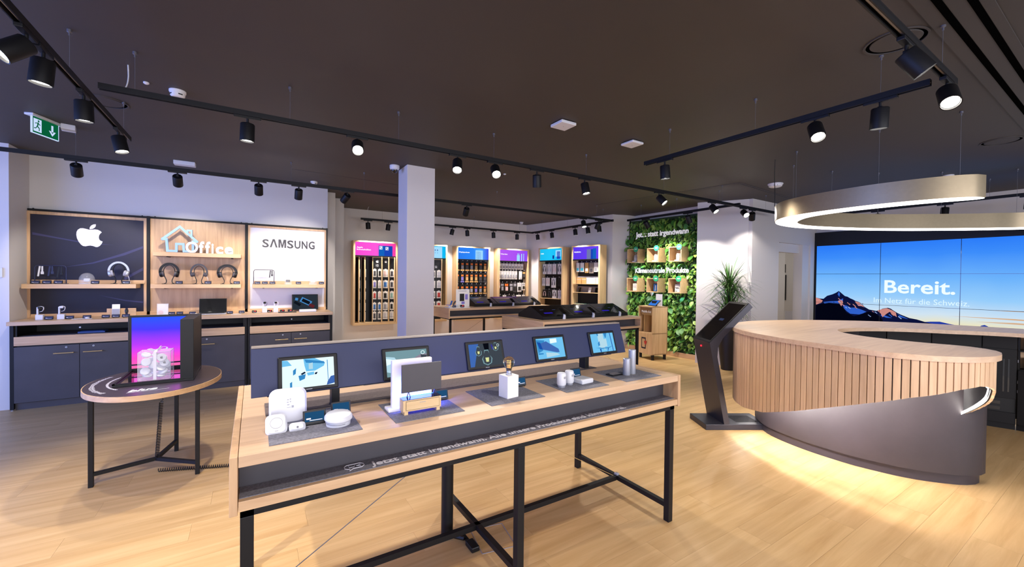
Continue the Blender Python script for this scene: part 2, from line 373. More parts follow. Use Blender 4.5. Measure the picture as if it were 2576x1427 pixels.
# ------------------------------------------------------------------ ceiling tracks and spotlights
def track(lab, a, b, wires, n2=None):
    """a,b: ends at track centre z; wires: parameters 0..1 along it"""
    a, b = Vector(a), Vector(b); t = thing('light_track', lab, 'light track', tuple(a))
    d = (b-a).normalized(); s = d.cross(Vector((0, 0, 1)))
    m = MB(); h = .018
    m.bar(a+Vector((0, 0, .012)), b+Vector((0, 0, .012)), .036, .012)
    m.bar(a+s*.015+Vector((0, 0, -.006)), b+s*.015+Vector((0, 0, -.006)), .006, .026); m.bar(a-s*.015+Vector((0, 0, -.006)), b-s*.015+Vector((0, 0, -.006)), .006, .026)
    obj('rail', m, 'black_metal', t, True)
    obj('conductor', MB().bar(a+Vector((0, 0, -.002)), b+Vector((0, 0, -.002)), .008, .004), 'grey_print', t, True)
    for k in wires:
        p = a.lerp(b, k)
        o = obj('suspension_wire', MB().tube([p+Vector((0, 0, .015)), (p.x, p.y, 3.0)], .0012, 5), 'wire', t, True)
        obj('ceiling_cap', MB().lathe([(.012, 3.0), (.012, 2.985), (.005, 2.98), (.005, 2.965)], 12, Matrix.Translation((p.x, p.y, 0))), 'wire', t, True)
    return t
ZT = 2.735
track('long central black light track running from the upper left towards the ring lamp', (-.83, 3.6, ZT), (7.75, 3.6, ZT), [.02, .124, .222, .334, .478, .64, .8, .95])
track('black light track above the wall of display panels on the left', (-2.9, 5.95, ZT), (6.15, 5.95, ZT), [.15, .365, .464, .7, .95])
track('short black light track at the top left corner running away from the camera', (-.93, 1.6, ZT), (-.93, 4.86, ZT), [.1, .58, .95])
track('added unseen black light track behind the viewpoint', (.2, -.8, ZT), (2.6, -.8, ZT), [.1, .9])  # unseen track added to carry the two fill spotlights for the slats
track('black light track pointing at the counter from the middle right', (3.38, .75, ZT), (3.38, 2.84, ZT), [.11, .48, .86])
track('black light track crossing the top right corner', (-1.2, .68, ZT), (3.50, .68, ZT), [.1, .5, .95])
track('black light track in front of the far accessory racks', (1.85, 8.75, ZT), (6.15, 8.75, ZT), [.1, .35, .6, .9])
track('black light track along the far right accessory racks', (6.1, 5.9, ZT), (6.1, 8.73, ZT), [.1, .5, .85])
track('black light track in front of the green plant wall', (6.35, 3.5, ZT), (6.35, 5.75, ZT), [.15, .5, .85])
track('black light track behind the ring lamp near the video wall', (8.62, 3.2, ZT), (8.62, -.6, ZT), [.1, .3, .5, .7])
HEAD = None
def make_head(lab, d):
    t = thing('track_spotlight', lab, 'spotlight', (0, 0, 0))
    obj('adapter', MB().box(-.085, .085, -.016, .016, -.02, 0, .003), 'black_plastic', t)
    obj('arm', MB().lathe([(.008, -.055), (.008, -.018)], 10).box(-.012, .012, -.012, .012, -.06, -.045, .003), 'black_metal', t)
    h = obj('housing', MB().lathe([(.012, .012), (.042, .010), (.046, .004), (.047, -.118), (.042, -.118), (.041, -.10), (.001, -.10)], 28), 'black_metal', t)
    obj('lens', MB().lathe([(.001, -.106), (.0385, -.106), (.0385, -.1035)], 24), 'lens_on', h)
    return t
def rename_lab(i, grp): return grp.format(ORD[i])
GAIN = {}
def head(p, tgt, axis, lab, power=1.0, size=58, dim=False, light=True, group=None):
    """p: point under the track; tgt: aim point; axis 'x' or 'y' of its track"""
    global HEAD
    if HEAD is None: HEAD = make_head(lab, None); t = HEAD
    else: t = dup(HEAD)
    t['label'] = lab
    if group: t['group'] = group
    t.location = (p[0], p[1], ZT-.018); rz = PI/2 if axis == 'y' else 0; t.rotation_euler = (0, 0, rz)
    piv = Vector((p[0], p[1], ZT-.018-.06)); d = (Vector(tgt)-piv).normalized()
    q = Vector((0, 0, -1)).rotation_difference(d); Rz = Matrix.Rotation(-rz, 3, 'Z')
    for c in t.children:
        if c.name.startswith('housing'):
            c.location = (0, 0, -.065); c.rotation_euler = (Rz @ q.to_matrix()).to_euler()
            for g in c.children:
                if dim: g.material_slots[0].link = 'OBJECT'; g.material_slots[0].material = MATS['lens_dim']
            if light:
                ld = bpy.data.lights.new('spot_lamp', 'SPOT'); ld.energy = SPOT*power; ld.spot_size = math.radians(size); ld.spot_blend = .55; ld.shadow_soft_size = .03; ld.color = (1, .90, .80)
                lo = bpy.data.objects.new('spot_lamp', ld); COL.objects.link(lo)
                lo.location = piv+d*.125; lo.rotation_euler = d.to_track_quat('-Z', 'Y').to_euler()
    return t
LG = 'spotlights on the long central track'
long_heads = [(-.04, (-.1, 3.7, 0), 0), (.73, (.35, 1.2, .6), 0), (1.64, (1.1, 2.5, .9), 0), (2.05, (1.5, 1.9, .9), 0), (2.57, (3.2, 4.4, 0), 0), (3.25, (3.4, 3.0, 0), 0), (4.57, (5.0, 2.2, 1.05), 0), (5.77, (5.7, 2.2, 1.0), 0), (6.63, (5.6, 1.9, 1.2), 0)]
for i, (x, tg, _) in enumerate(long_heads):
    head((x, 3.6), tg, 'x', f'black cylinder spotlight, {ORD[i]} from the left on the long central light track', 1.6 if i < 6 else 1.1, 85, group=LG)
low = [(-2.4, (-2.1, 7.3, 1.0)), (-1.54, (-1.75, 7.3, 1.5)), (-.73, (-.8, 7.3, 1.6)), (.05, (.1, 7.3, 1.3)), (.49, (.5, 7.2, .9)), (1.08, (.5, 7.4, 1.6)), (2.88, (3.2, 7.6, .9)), (5.35, (5.2, 5.3, 1)), (5.75, (5.9, 7.0, 1))]
for i, (x, tg) in enumerate(low):
    if i == 0: continue
    head((x, 5.95), tg, 'x', f'black cylinder spotlight, {ORD[i-1]} from the left on the track above the display panels', 1.4, 66, group='spotlights above the display panels')
upl = [(2.94, (-1.6, 2.6, 1.9)), (3.13, (-1.2, 3.2, 0)), (3.73, (-.9, 3.9, 0)), (4.53, (-.5, 4.3, .8))]
for i, (y, tg) in enumerate(upl):
    head((-.93, y), tg, 'y', f'black cylinder spotlight, {ORD[i]} from the camera on the short track at the upper left', 1.0, 75, group='spotlights on the upper left track')
rt = [(2.6, (3.6, 2.6, .3)), (1.34, (2.6, .7, 1.2)), (.98, (3.7, 1.2, 0))]
for i, (y, tg) in enumerate(rt):
    head((3.38, y), tg, 'y', f'black cylinder spotlight, {ORD[i]} from the far end of the right light track', (.7, .9, .8)[i], 80, group='spotlights on the right track')
head((2.67, .68), (3.3, -.28, 1.1), 'x', 'large near black spotlight on the track crossing the top right corner', 1.0, 70)
head((.35, .68), (.4, 1.9, .85), 'x', 'added unseen spotlight above the left end of the demo table on the crossing track', .8, 70)  # added out of view to brighten the front of the demo table
head((1.6, -.8), (3.75, 1.15, .80), 'x', 'added fill spotlight on the unseen rear track aimed at the slats of the counter', 2.1, 34)  # fill added behind the camera to brighten the counter slats
head((1.0, -.8), (3.9, 1.85, .80), 'x', 'added fill spotlight on the unseen rear track aimed at the left slats of the counter', 2.1, 32)  # second added fill, for the slats further left
head((-.93, 1.8), (-.9, 2.2, 0), 'y', 'added unseen spotlight nearest the camera on the upper left track', 3.0, 100)  # added out of view to brighten the near left floor
head((1.5, .68), (1.5, 1.9, .85), 'x', 'added unseen spotlight above the middle of the demo table on the crossing track', 1.0, 70)  # unseen head added for more light on the felt and slogan
head((3.37, .68), (2.4, .25, 1.3), 'x', 'bright spotlight facing the camera at the corner of the right tracks', .9, 75)
for i, x in enumerate((1.99, 2.41, 3.88, 4.25, 4.96, 5.65)):
    head((x, 8.75), ((2.2, 2.3, 3.6, 4.6, 5.3, 5.9)[i], 9.15, .9), 'x', f'small black spotlight, {ORD[i]} from the left on the track before the far racks', 1.5, 95, group='spotlights before the far racks')
for i, y in enumerate((8.49, 7.9, 7.05, 6.64, 6.3)):
    head((6.1, y), (6.3, y-.15, .6), 'y', f'small black spotlight, {ORD[i]} from the far corner on the side rack track', 1.3, 95, group='spotlights before the side racks')
for i, y in enumerate((5.3, 4.4)):
    head((6.35, y), (7.2, y-.0, (1.6, 1.2)[i]), 'y', f'black spotlight, {ORD[i]} from the left on the track in front of the plant wall', 2.4, 85, group='spotlights before the plant wall')
for i, y in enumerate((2.5, 1.73, .95)):
    head((8.62, y), (8.4, y+.1, 0), 'y', f'black spotlight, {ORD[i]} from the left on the track behind the ring lamp', .7, 70, group='spotlights behind the ring lamp')
# spotlight that washes the white wall beside the doorway
head((6.9, 3.6), (7.75, 4.1, 1.5), 'x', 'black spotlight at the right end of the long track washing the white wall', .5, 75)
# ------------------------------------------------------------------ small things on the ceiling
def smoke(x, y, lab, r=.055):
    t = thing('smoke_detector', lab, 'smoke detector', (x, y, 3.0))
    obj('base', MB().lathe([(r, 0), (r, -.012), (r*.95, -.018)], 28), 'white_plastic', t)
    obj('cap', MB().lathe([(r*.9, -.018), (r*.86, -.04), (r*.66, -.052), (.001, -.054)], 28), 'white_plastic', t)
    for k in range(4):
        a = k*PI/2+.5; obj('vent_slit', MB().bar((r*.86*math.cos(a-.3), r*.86*math.sin(a-.3), -.034), (r*.86*math.cos(a+.3), r*.86*math.sin(a+.3), -.034), .006, .008), 'black_plastic', t)
smoke(-.511, 4.172, 'white smoke detector above the left end of the long light track'); smoke(7.9, 1.56, 'white smoke detector above the ring lamp')
smoke(.78, 6.97, 'small white smoke detector above the white display panel', .05); smoke(5.84, 8.84, 'small white smoke detector in the far corner', .05)
smoke(6.57, 3.1, 'round white detector left of the ring lamp cable', .1)
def access(x, y, s, lab, rd=.03, rz=0):
    t = thing('wireless_access_point', lab, 'access point', (x, y, 3.0), rz)
    obj('housing', MB().box(-s, s, -s, s, -.032, -.006, rd), 'white_plastic', t); obj('bracket', MB().box(-s*.7, s*.7, -s*.7, s*.7, -.008, 0), 'grey_print', t)
    obj('status_light', MB().lathe([(.001, -.0335), (.004, -.0335), (.004, -.032)], 8, Matrix.Translation((0, 0, 0))), 'grey_print', t)
access(2.437, 3.0, .085, 'square white ceiling box with a dark base in the middle of the ceiling', .004); access(3.377, 3.01, .085, 'rounded white access point right of the square ceiling box', .012)
t = solo('motion_sensor_box', MB().box(-.11, .11, -.055, .055, -.05, 0, .006), 'white_plastic', 'long white box on the ceiling above the navy display panel', 'sensor', (-.75, 6.72, 3.0), 0, w=False)
t = solo('junction_box', MB().box(-.05, .05, -.06, .06, -.05, 0, .006), 'white_plastic', 'small white box beside the green exit sign', 'junction box', (-1.54, 5.75, 3.0), .2, w=False)
t = solo('ceiling_sensor', MB().lathe([(.018, 0), (.018, -.008), (.01, -.014), (.001, -.015)], 16), 'white_plastic', 'tiny white dome left of the smoke detector', 'sensor', (-.69, 4.12, 3.0), w=False)
t = solo('downlight_sensor', MB().lathe([(.018, 0), (.018, -.008), (.01, -.014), (.001, -.015)], 16), 'white_plastic', 'tiny white ceiling dome above the long central track', 'sensor', (2.95, 4.9, 3.0), w=False)
t = thing('security_camera', 'white dome security camera on the ceiling beside the column', 'security camera', (1.55, 5.36, 3.0))
obj('housing', MB().lathe([(.062, 0), (.062, -.035), (.052, -.052), (.044, -.056)], 28), 'white_plastic', t)
obj('dome', MB().lathe([(.042, -.05), (.040, -.068), (.030, -.086), (.014, -.096), (.001, -.098)], 24), 'black_gloss', t)
# exit sign
t = thing('exit_sign', 'green and white escape route sign hanging from the ceiling at the left', 'exit sign', (-1.66, 5.62, 3.0), math.radians(68))
obj('bracket', MB().box(-.16, .16, -.035, .035, -.02, 0, .004), 'white_plastic', t)
emis('exit_green', '#0d7a4c', .5); emis('exit_white', '#c8dcff', .9)
p = obj('sign_plate', MB().box(-.13, .13, -.006, .006, -.165, -.02), 'exit_green', t)
obj('border', MB().box(-.134, -.128, -.007, .007, -.17, -.018).box(.128, .134, -.007, .007, -.17, -.018).box(-.134, .134, -.007, .007, -.17, -.164), 'exit_white', p)
m = MB(); m.box(-.12, -.045, -.0085, -.0065, -.15, -.035)
obj('doorway_symbol', m, 'exit_white', p)
m = MB(); z0 = -.0095
m.ball((-.075, -.0095, -.052), .009, sy=.15)
for a, b, wd in (((-.083, -.066), (-.09, -.1), .016), ((-.09, -.1), (-.07, -.115), .009), ((-.07, -.115), (-.072, -.14), .008), ((-.092, -.1), (-.102, -.122), .009), ((-.102, -.122), (-.118, -.124), .008), ((-.083, -.07), (-.06, -.085), .007), ((-.083, -.07), (-.108, -.078), .007)):
    m.bar((a[0], -.0095, a[1]), (b[0], -.0095, b[1]), .002, wd)
obj('running_figure', m, 'exit_green', p)
m = MB().box(.055, .073, -.0085, -.0065, -.105, -.045); m.prism([(.03, .1), (.064, .145), (.098, .1), (.082, .1), (.064, .122), (.046, .1)], .0065, .0085, Matrix(((1, 0, 0), (0, 0, -1), (0, -1, 0))).to_4x4())
obj('arrow_symbol', m, 'exit_white', p)
m2 = MB().tube([(-1.52, 5.9, 2.75), (-1.52, 5.9, 3.0)], .002, 5)
t = thing('track_feed_cable', 'thin white power cable dropping to the left end of the central track', 'cable', (-.77, 3.75, 3))
obj('cord', MB().tube(catmull([(-.74, 3.85, 3.0), (-.735, 3.83, 2.9), (-.745, 3.8, 2.82), (-.77, 3.72, 2.76)], .02), .004, 6), 'white_cable', t, True)
t = thing('track_feed_cable', 'thin white power cable dropping to the left end of the far rack track', 'cable', (1.9, 8.75, 3))
obj('cord', MB().tube(catmull([(2.02, 8.8, 3.0), (2.0, 8.78, 2.97), (1.98, 8.76, 2.88), (1.98, 8.75, 2.75)], .02), .004, 6), 'white_cable', t, True)
# ceiling beam at the far left
struct('trim_3', MB().box(-5, -2.5, 4.0, 5.4, 2.86, 3.0), 'ceiling_paint')
# ------------------------------------------------------------------ wall of display panels on the left
APPLE = [(763,180),(805,187),(845,195),(880,192),(915,187),(950,190),(985,205),(1002,220),(980,238),(966,262),(964,290),(972,312),(985,322),(1013,333),(1000,360),(975,388),(948,402),(925,403),(890,392),(855,388),(825,392),(795,399),(765,396),(740,380),(710,345),(690,305),(682,265),(685,230),(700,202),(730,183)]
LEAF = [(847,188),(850,165),(868,142),(895,128),(926,123),(925,148),(910,168),(885,183),(860,188)]
def fruit_logo(s, M, ext=.003):
    """bitten fruit emblem, width s, in the local xy plane centred on 0"""
    k = s/331; m = MB()
    for P in (APPLE, LEAF): m.prism([((x-848)*k, (275-y)*k*1.436) for x, y in P], 0, ext)
    return xform(m, M)
def counter_wall():
    # worktop
    t = thing('worktop', 'long oak worktop on the dark grey base cabinets along the left wall', 'worktop', (-.64, 7.1, .957))
    obj('slab', MB().box(-2.317, 1.037, 6.815, 7.40, .957, 1.0, .003), 'oak_top', t, True)
    obj('upstand', MB().box(-2.30, 1.02, 7.355, 7.375, 1.0, 1.045, .002), 'oak_x', t, True)
    mods = [('left', -2.268, -1.225, -1.745), ('middle', -1.185, -.103, -.65), ('right', -.043, .998, .473)]
    names = ['blue-grey two-door base cabinet under the navy display panel', 'dark grey base cabinet behind the lit display cube', 'dark grey base cabinet under the white display panel']
    for i, (n, a, b, sp) in enumerate(mods):
        t = thing('base_cabinet', names[i], 'cabinet', ((a+b)/2, 7.1, 0))
        obj('carcass', MB().box(a, a+.018, 6.86, 7.38, .075, .955).box(b-.018, b, 6.86, 7.38, .075, .955).box(a, b, 7.36, 7.38, .075, .955).box(a, b, 6.86, 7.38, .715, .73).box(a, b, 6.86, 7.38, .075, .09), 'black_plastic', t, True)
        obj('shelf_board', MB().box(a+.02, b-.02, 6.9, 7.36, .82, .832), 'charcoal', t, True)
        for x0, x1 in ((a, a+.02), (b-.02, b)): pass
        obj('drawer_front', MB().box(a, b, 6.835, 6.855, .727, .828, .002), 'oak_x', t, True)
        obj('plinth', MB().box(a, b, 6.87, 6.89, 0, .076), 'charcoal', t, True)
        obj('lock', MB().lathe([(.009, -.0), (.009, -.004), (.005, -.004)], 14, Matrix.Translation((( a+b)/2, 6.86, .91)) @ Matrix.Rotation(PI/2, 4, 'X')), 'silver', t, True)
        for x0, x1, hx, lx in ((a, sp-.002, sp-.125, sp-.11), (sp+.002, b, sp+.125 if i == 1 else sp+.12, sp+.12)):
            d = obj('door', MB().box(x0, x1, 6.838, 6.856, .082, .713, .0015), 'charcoal', t, True)
            m = MB().tube([(hx-.083, 6.806, .622), (hx+.083, 6.806, .622)], .006, 10); m.tube([(hx-.075, 6.84, .622), (hx-.075, 6.806, .622)], .0045, 8); m.tube([(hx+.075, 6.84, .622), (hx+.075, 6.806, .622)], .0045, 8)
            h = obj('door_handle', m, 'brass', t, True); h.parent = d
            l = obj('lock', MB().lathe([(.0045, 0), (.0045, .005), (.0095, .005), (.0095, 0)], 16, Matrix.Translation((lx if x0 > a else sp-.11, 6.838, .686)) @ Matrix.Rotation(PI/2, 4, 'X')), 'silver', t, True); l.parent = d
    # black uprights carrying counter and panels
    fr = thing('shelving_frame', 'black metal frame carrying the oak worktop and the three display panels', 'frame', (-.64, 7.1, 0))
    for x0, x1 in ((-2.364, -2.334), (-1.228, -1.195), (-.108, -.074), (1.01, 1.035)): obj('upright', MB().box(x0, x1, 7.355, 7.40, .012, 2.34), 'black_metal', fr, True)
    for x0, x1 in ((-2.30, -2.27), (-1.222, -1.188), (-.102, -.078), (-.070, -.046), (1.0, 1.033)):
        obj('front_leg', MB().box(x0, x1, 6.84, 6.87, .012, .956), 'black_metal', fr, True)
        obj('foot', MB().lathe([(.014, 0), (.014, .006), (.005, .008), (.005, .014)], 12, Matrix.Translation(((x0+x1)/2, 6.855, 0))), 'silver', fr, True)
    for x0, x1 in ((-2.334, -1.228), (-1.195, -.108), (-.074, 1.01)):
        obj('top_rail', MB().box(x0, x1, 7.372, 7.398, 2.315, 2.338), 'black_metal', fr, True)
        for x in (x0+.05, x1-.05): obj('bolt', MB().lathe([(.008, 2.338), (.008, 2.345), (.001, 2.348)], 10, Matrix.Translation((x, 7.385, 0))), 'black_metal', fr, True)
    # navy panel
    t = thing('wall_display', 'navy blue display panel with a white fruit emblem and oak edge', 'display panel', (-1.75, 7.39, 1.0))
    obj('board', MB().box(-2.305, -1.26, 7.375, 7.395, 1.03, 2.275), 'navy_print', t, True)
    m = MB()
    for x0, x1, z0, z1 in ((-2.333, -2.305, 1.0, 2.31), (-1.26, -1.23, 1.0, 2.31), (-2.305, -1.26, 1.0, 1.028), (-2.305, -1.26, 2.272, 2.31)): m.box(x0, x1, 7.36, 7.397, z0, z1, .002)
    obj('frame', m, 'oak_z', t, True)
    obj('emblem', fruit_logo(.243, Matrix.Translation((-1.786, 7.374, 2.03)) @ WALLM), 'white_print', t, True)
    # light print streaks on the navy board
    mat('navy_light', '#2c2b58', .42); m = MB()
    for P in ([(-2.05, 1.62), (-1.75, 1.68), (-1.45, 1.80), (-1.27, 1.90), (-1.27, 1.93), (-1.47, 1.825), (-1.76, 1.695)], [(-1.7, 1.27), (-1.45, 1.19), (-1.27, 1.16), (-1.27, 1.18), (-1.45, 1.205)], [(-1.45, 1.47), (-1.27, 1.60), (-1.27, 1.64), (-1.46, 1.5)], [(-2.29, 2.02), (-2.05, 1.98), (-1.8, 1.93), (-1.55, 1.93), (-1.8, 1.945), (-2.05, 1.995), (-2.29, 2.05)]):
        m.add([(x, 7.3744, z) for x, z in P], [tuple(range(len(P)))])
    obj('print_streaks', m, 'navy_light', t, True)
    # oak panel
    t = thing('wall_display', 'plain oak display panel behind the house sign and headphones', 'display panel', (-.65, 7.39, 1.0))
    obj('board', MB().box(-1.194, -.109, 7.375, 7.395, 1.0, 2.312), 'oak_z', t, True)
    # white panel
    t = thing('wall_display', 'white display panel with dark capital lettering and oak edge', 'display panel', (.48, 7.39, 1.0))
    obj('board', MB().box(-.045, .985, 7.375, 7.395, 1.0, 2.28), 'white_print', t, True)
    m = MB()
    for x0, x1, z0, z1 in ((-.073, -.045, 1.0, 2.31), (.985, 1.009, 1.0, 2.31), (-.045, .985, 2.278, 2.31)): m.box(x0, x1, 7.36, 7.397, z0, z1, .002)
    obj('frame', m, 'oak_z', t, True)
    k = .725/.79; x = 0
    for ch, wd_, gp in (('S', .095, .012), ('A', .115, .012), ('M', .115, .016), ('S', .095, .018), ('U', .09, .02), ('N', .09, .02), ('G', .095, 0)):
        if ch == 'A': mb = MB().prism([(x*k, 0), ((x+.027)*k, 0), ((x+.0575)*k, .098), ((x+.088)*k, 0), ((x+.115)*k, 0), ((x+.073)*k, .128), ((x+.042)*k, .128)], -.001, .001)
        elif ch == 'M': mb = MB().prism([(x*k, 0), ((x+.026)*k, 0), ((x+.026)*k, .085), ((x+.048)*k, 0), ((x+.067)*k, 0), ((x+.089)*k, .085), ((x+.089)*k, 0), ((x+.115)*k, 0), ((x+.115)*k, .128), ((x+.078)*k, .128), ((x+.0575)*k, .045), ((x+.037)*k, .128), (x*k, .128)], -.001, .001)
        else: mb = fit_text(ch, x*k, (x+wd_)*k, bold=.02, h=.125)
        x += wd_+gp; obj('letter', xform(mb, Matrix.Translation((.112, 7.3745, 1.988)) @ WALLM), 'logo_grey', t, True)
    # shelves
    def shelf(x0, x1, z, lab, lip=True):
        t = thing('wall_shelf', lab, 'shelf', ((x0+x1)/2, 7.25, z-.055))
        obj('board', MB().box(x0, x1, 7.12, 7.372, z-.055, z, .002), 'oak_x', t, True)
        if lip: obj('back_lip', MB().box(x0+.01, x1+(.05 if x0 < -2 else 0), 7.352, 7.372, z, z+.048, .0015), 'oak_x', t, True)
        for x in (x0+.14, x1-.11): obj('bracket', MB().box(x-.012, x+.012, 7.2, 7.37, z-.064, z-.055), 'black_metal', t, True)
    shelf(-2.301, -1.294, 1.42, 'long oak shelf across the navy display panel')
    shelf(-1.153, -.155, 1.42, 'oak shelf holding three headphones on the oak panel')
    shelf(-1.129, -.156, 1.852, 'upper oak shelf carrying the Office sign', False)
    shelf(-.014, .966, 1.42, 'oak shelf on the white display panel')
counter_wall()
def house_sign():
    t = thing('house_sign', 'light blue house outline standing on the upper oak shelf', 'sign', (-.86, 7.18, 1.852))
    k = .392/505; X = lambda x: -1.051+(x-195)*k; Z = lambda y: 1.852+(515-y)*.375/365
    m = MB()
    ep = [0]
    def poly(P):
        ep[0] += .0007; m.prism([(X(x), Z(y)) for x, y in P], -.012-ep[0], .012+ep[0], Matrix.Translation((0, 7.18, 0)) @ WALLM)
    def seg(a, b, w=34):
        dx, dy = b[0]-a[0], b[1]-a[1]; l = math.hypot(dx, dy); nx, ny = -dy/l*w/2, dx/l*w/2*.82; ex, ey = dx/l*w*.35, dy/l*w*.35
        poly([(a[0]-ex+nx, a[1]-ey+ny), (b[0]+ex+nx, b[1]+ey+ny), (b[0]+ex-nx, b[1]+ey-ny), (a[0]-ex-nx, a[1]-ey-ny)])
    pts = [(210, 345), (450, 172), (690, 362), (632, 362), (632, 497), (505, 497), (497, 402), (402, 402), (402, 497), (280, 497), (268, 345)]
    for i in range(len(pts)): seg(pts[i], pts[(i+1) % len(pts)])
    for a, b in (((556, 262), (556, 215)), ((556, 215), (612, 215)), ((612, 215), (612, 305))): seg(a, b, 24)
    obj('outline', m, 'light_blue', t, True)
    t = thing('office_sign', 'white free-standing letters spelling Office on the upper oak shelf', 'sign', (-.5, 7.165, 1.852))
    mb = fit_text('O', -.791, -.652, bold=.03, ext=.012, h=.152); obj('letter', xform(mb, Matrix.Translation((0, 7.16, 1.857)) @ WALLM), 'white_matte', t, True)
    cur = [('f', -.645, -.585, .165), ('f', -.575, -.515, .165), ('i', -.503, -.478, .15), ('c', -.455, -.368, .15), ('e', -.352, -.25, .15)]
    for c, a, b, h in cur:
        mb = fit_text(c, a, b, bold=.035, ext=.012, h=h); obj('letter', xform(mb, Matrix.Translation((0, 7.16, 1.853)) @ WALLM), 'white_matte', t, True)
house_sign()
# small black price tag displays: prototype and copies
TAG = None
emis('tag_screen', '#2a6496', .55); emis('tag_red', '#ff3040', 1.2)
def price_tag(x, y, z, w, lab, group, red=False, rz=0, h=None):
    global TAG
    h = h or w*.52
    t = thing('price_display', lab, 'price display', (x, y, z), rz, group)
    b = obj('stand', MB().box(-w*.35, w*.35, -.002, .03, 0, .004), 'black_plastic', t)
    M = Matrix.Translation((0, 0, .003)) @ Matrix.Rotation(math.radians(-14), 4, 'X')
    c = obj('case', MB().box(-w/2, w/2, 0, .008, 0, h, .0015, M), 'black_plastic', t)
    obj('screen', MB().box(-w*.42, w*.42, -.0006, .001, h*.2, h*.88, 0, M), ('tag_screen' if group == 'price displays on the demo table' else 'charcoal_blue') if not red else 'black_gloss', c)
    obj('text_line', MB().box(-w*.22, w*.34, -.0012, .0, h*.26, h*.31, 0, M).box(-w*.36, -w*.16, -.0012, 0, h*.36, h*.46, 0, M), 'white_print', c)
    if red: obj('red_mark', MB().box(w*.02, w*.3, -.0012, .0, h*.42, h*.75, 0, M), 'tag_red', c)
    return t
n = 0
GA = 'price displays on the shelf of the navy panel'
for i, x in enumerate((-2.20, -2.105, -2.008, -1.686, -1.398)): price_tag(x, 7.15, 1.42, .078, f'small dark price display, {ORD[i]} from the left on the navy panel shelf', GA)
for i, x in enumerate((-2.045, -1.873, -1.723, -1.555, -1.464, -1.37)): price_tag(x, 7.0, 1.0, .075, f'small dark price display, {ORD[i]} from the left on the worktop before the navy panel', 'price displays before the navy panel')
for i, x in enumerate((-.86, -.543, -.207)): price_tag(x, 7.15, 1.42, .078, f'small grey price display right of headphones, {ORD[i]} on the oak panel shelf', 'price displays beside the headphones')
for i, (x, y) in enumerate(((-.945, 7.2), (-.86, 7.22), (-.715, 7.15), (-.283, 7.05), (-.145, 7.1))): price_tag(x, y, 1.0, .072, f'small dark price display, {ORD[i]} from the left on the worktop before the oak panel', 'price displays before the oak panel')
for i, x in enumerate((.048, .143, .24, .59, .915)): price_tag(x, 7.15, 1.42, .074, f'small dark price display, {ORD[i]} from the left on the white panel shelf', 'price displays on the white panel shelf')
for i, x in enumerate((.01, .205, .37, .475)): price_tag(x, 7.12, 1.0, .062, f'small price display with a red mark, {ORD[i]} from the left before the white panel', 'price displays with red marks', True)
# headphones on omega stands
def headphones(x, y, z, w, h, col_, lab, slab, kind, thick=.013):
    st = thing('headphone_stand', slab, 'stand', (x, y, z)); a = w*.27
    pts = [(-a*.95, 0, .006), (-a*.62, 0, .012), (-a*.52, 0, h*.18), (-a*.9, 0, h*.42), (-a*1.05, 0, h*.66), (-a*.8, 0, h*.84), (-a*.35, 0, h*.93), (0, 0, h*.955), (a*.35, 0, h*.93), (a*.8, 0, h*.84), (a*1.05, 0, h*.66), (a*.9, 0, h*.42), (a*.52, 0, h*.18), (a*.62, 0, .012), (a*.95, 0, .006)]
    obj('loop', MB().tube(catmull(pts, .015), 1, 4, flat=(.028, .008)), 'black_plastic', st)
    for s in (-1, 1): obj('foot', MB().box(s*a*.85-.025, s*a*.85+.025, -.04, .045, 0, .006, .002), 'black_plastic', st)
    t = thing('headphones', lab, 'headphones', (x, y, z+.01))
    b = w*.47; pts = [(-b*.95, 0, h*.5), (-b, 0, h*.62), (-b*.82, 0, h*.82), (-b*.4, 0, h*.965), (0, 0, h), (b*.4, 0, h*.965), (b*.82, 0, h*.82), (b, 0, h*.62), (b*.95, 0, h*.5)]
    obj('headband', MB().tube(catmull(pts, .015), 1, 6, flat=(.022, thick)), col_, t)
    if kind == 1: obj('band_cushion', MB().tube(catmull([(p[0]*.9, .006, p[2]*.985-.006) for p in pts[1:-1]], .015), 1, 4, flat=(.02, .006)), 'charcoal', t)
    for s in (-1, 1):
        M = Matrix.Translation((s*b*.86, 0, h*.46)) @ Matrix.Rotation(s*.22, 4, 'Y') @ Matrix.Rotation(PI/2, 4, 'Y')
        r = (.034 if kind != 2 else .024)
        c = obj('ear_cup', MB().lathe([(.001, .020*s), (r*.8, .018*s), (r, .008*s), (r, -.008*s), (r*.85, -.014*s), (.001, -.015*s)], 20, M @ Matrix.Diagonal((1.25, 1, 1, 1))), col_, t)
        obj('ear_cushion', MB().lathe([(.001, -.032*s), (r*.9, -.032*s), (r*.97, -.022*s), (r*.9, -.012*s)], 20, M @ Matrix.Diagonal((1.25, 1, 1, 1))), 'charcoal' if col_ != 'silver' else 'grey_print', c)
    if kind in (0, 2): obj('security_cable', MB().tube(catmull([(b*.98, -.01, h*.36), (b*1.1, -.02, h*.25), (b*1.15, -.03, .03), (b*1.3, -.03, 0)], .02), .0025, 6), 'white_cable', t)
headphones(-1.484, 7.24, 1.42, .20, .27, 'silver', 'silver over-ear headphones on the shelf of the navy panel', 'black omega stand under the silver headphones', 0)
headphones(-.975, 7.24, 1.42, .213, .27, 'black_plastic', 'large black headphones at the left of the oak panel shelf', 'black omega stand under the left black headphones', 1)
headphones(-.65, 7.24, 1.42, .194, .265, 'charcoal', 'slim black headphones in the middle of the oak panel shelf', 'black omega stand under the slim middle headphones', 2, .006)
headphones(-.323, 7.24, 1.42, .244, .265, 'black_plastic', 'wide black headphones at the right of the oak panel shelf', 'black omega stand under the wide right headphones', 1)
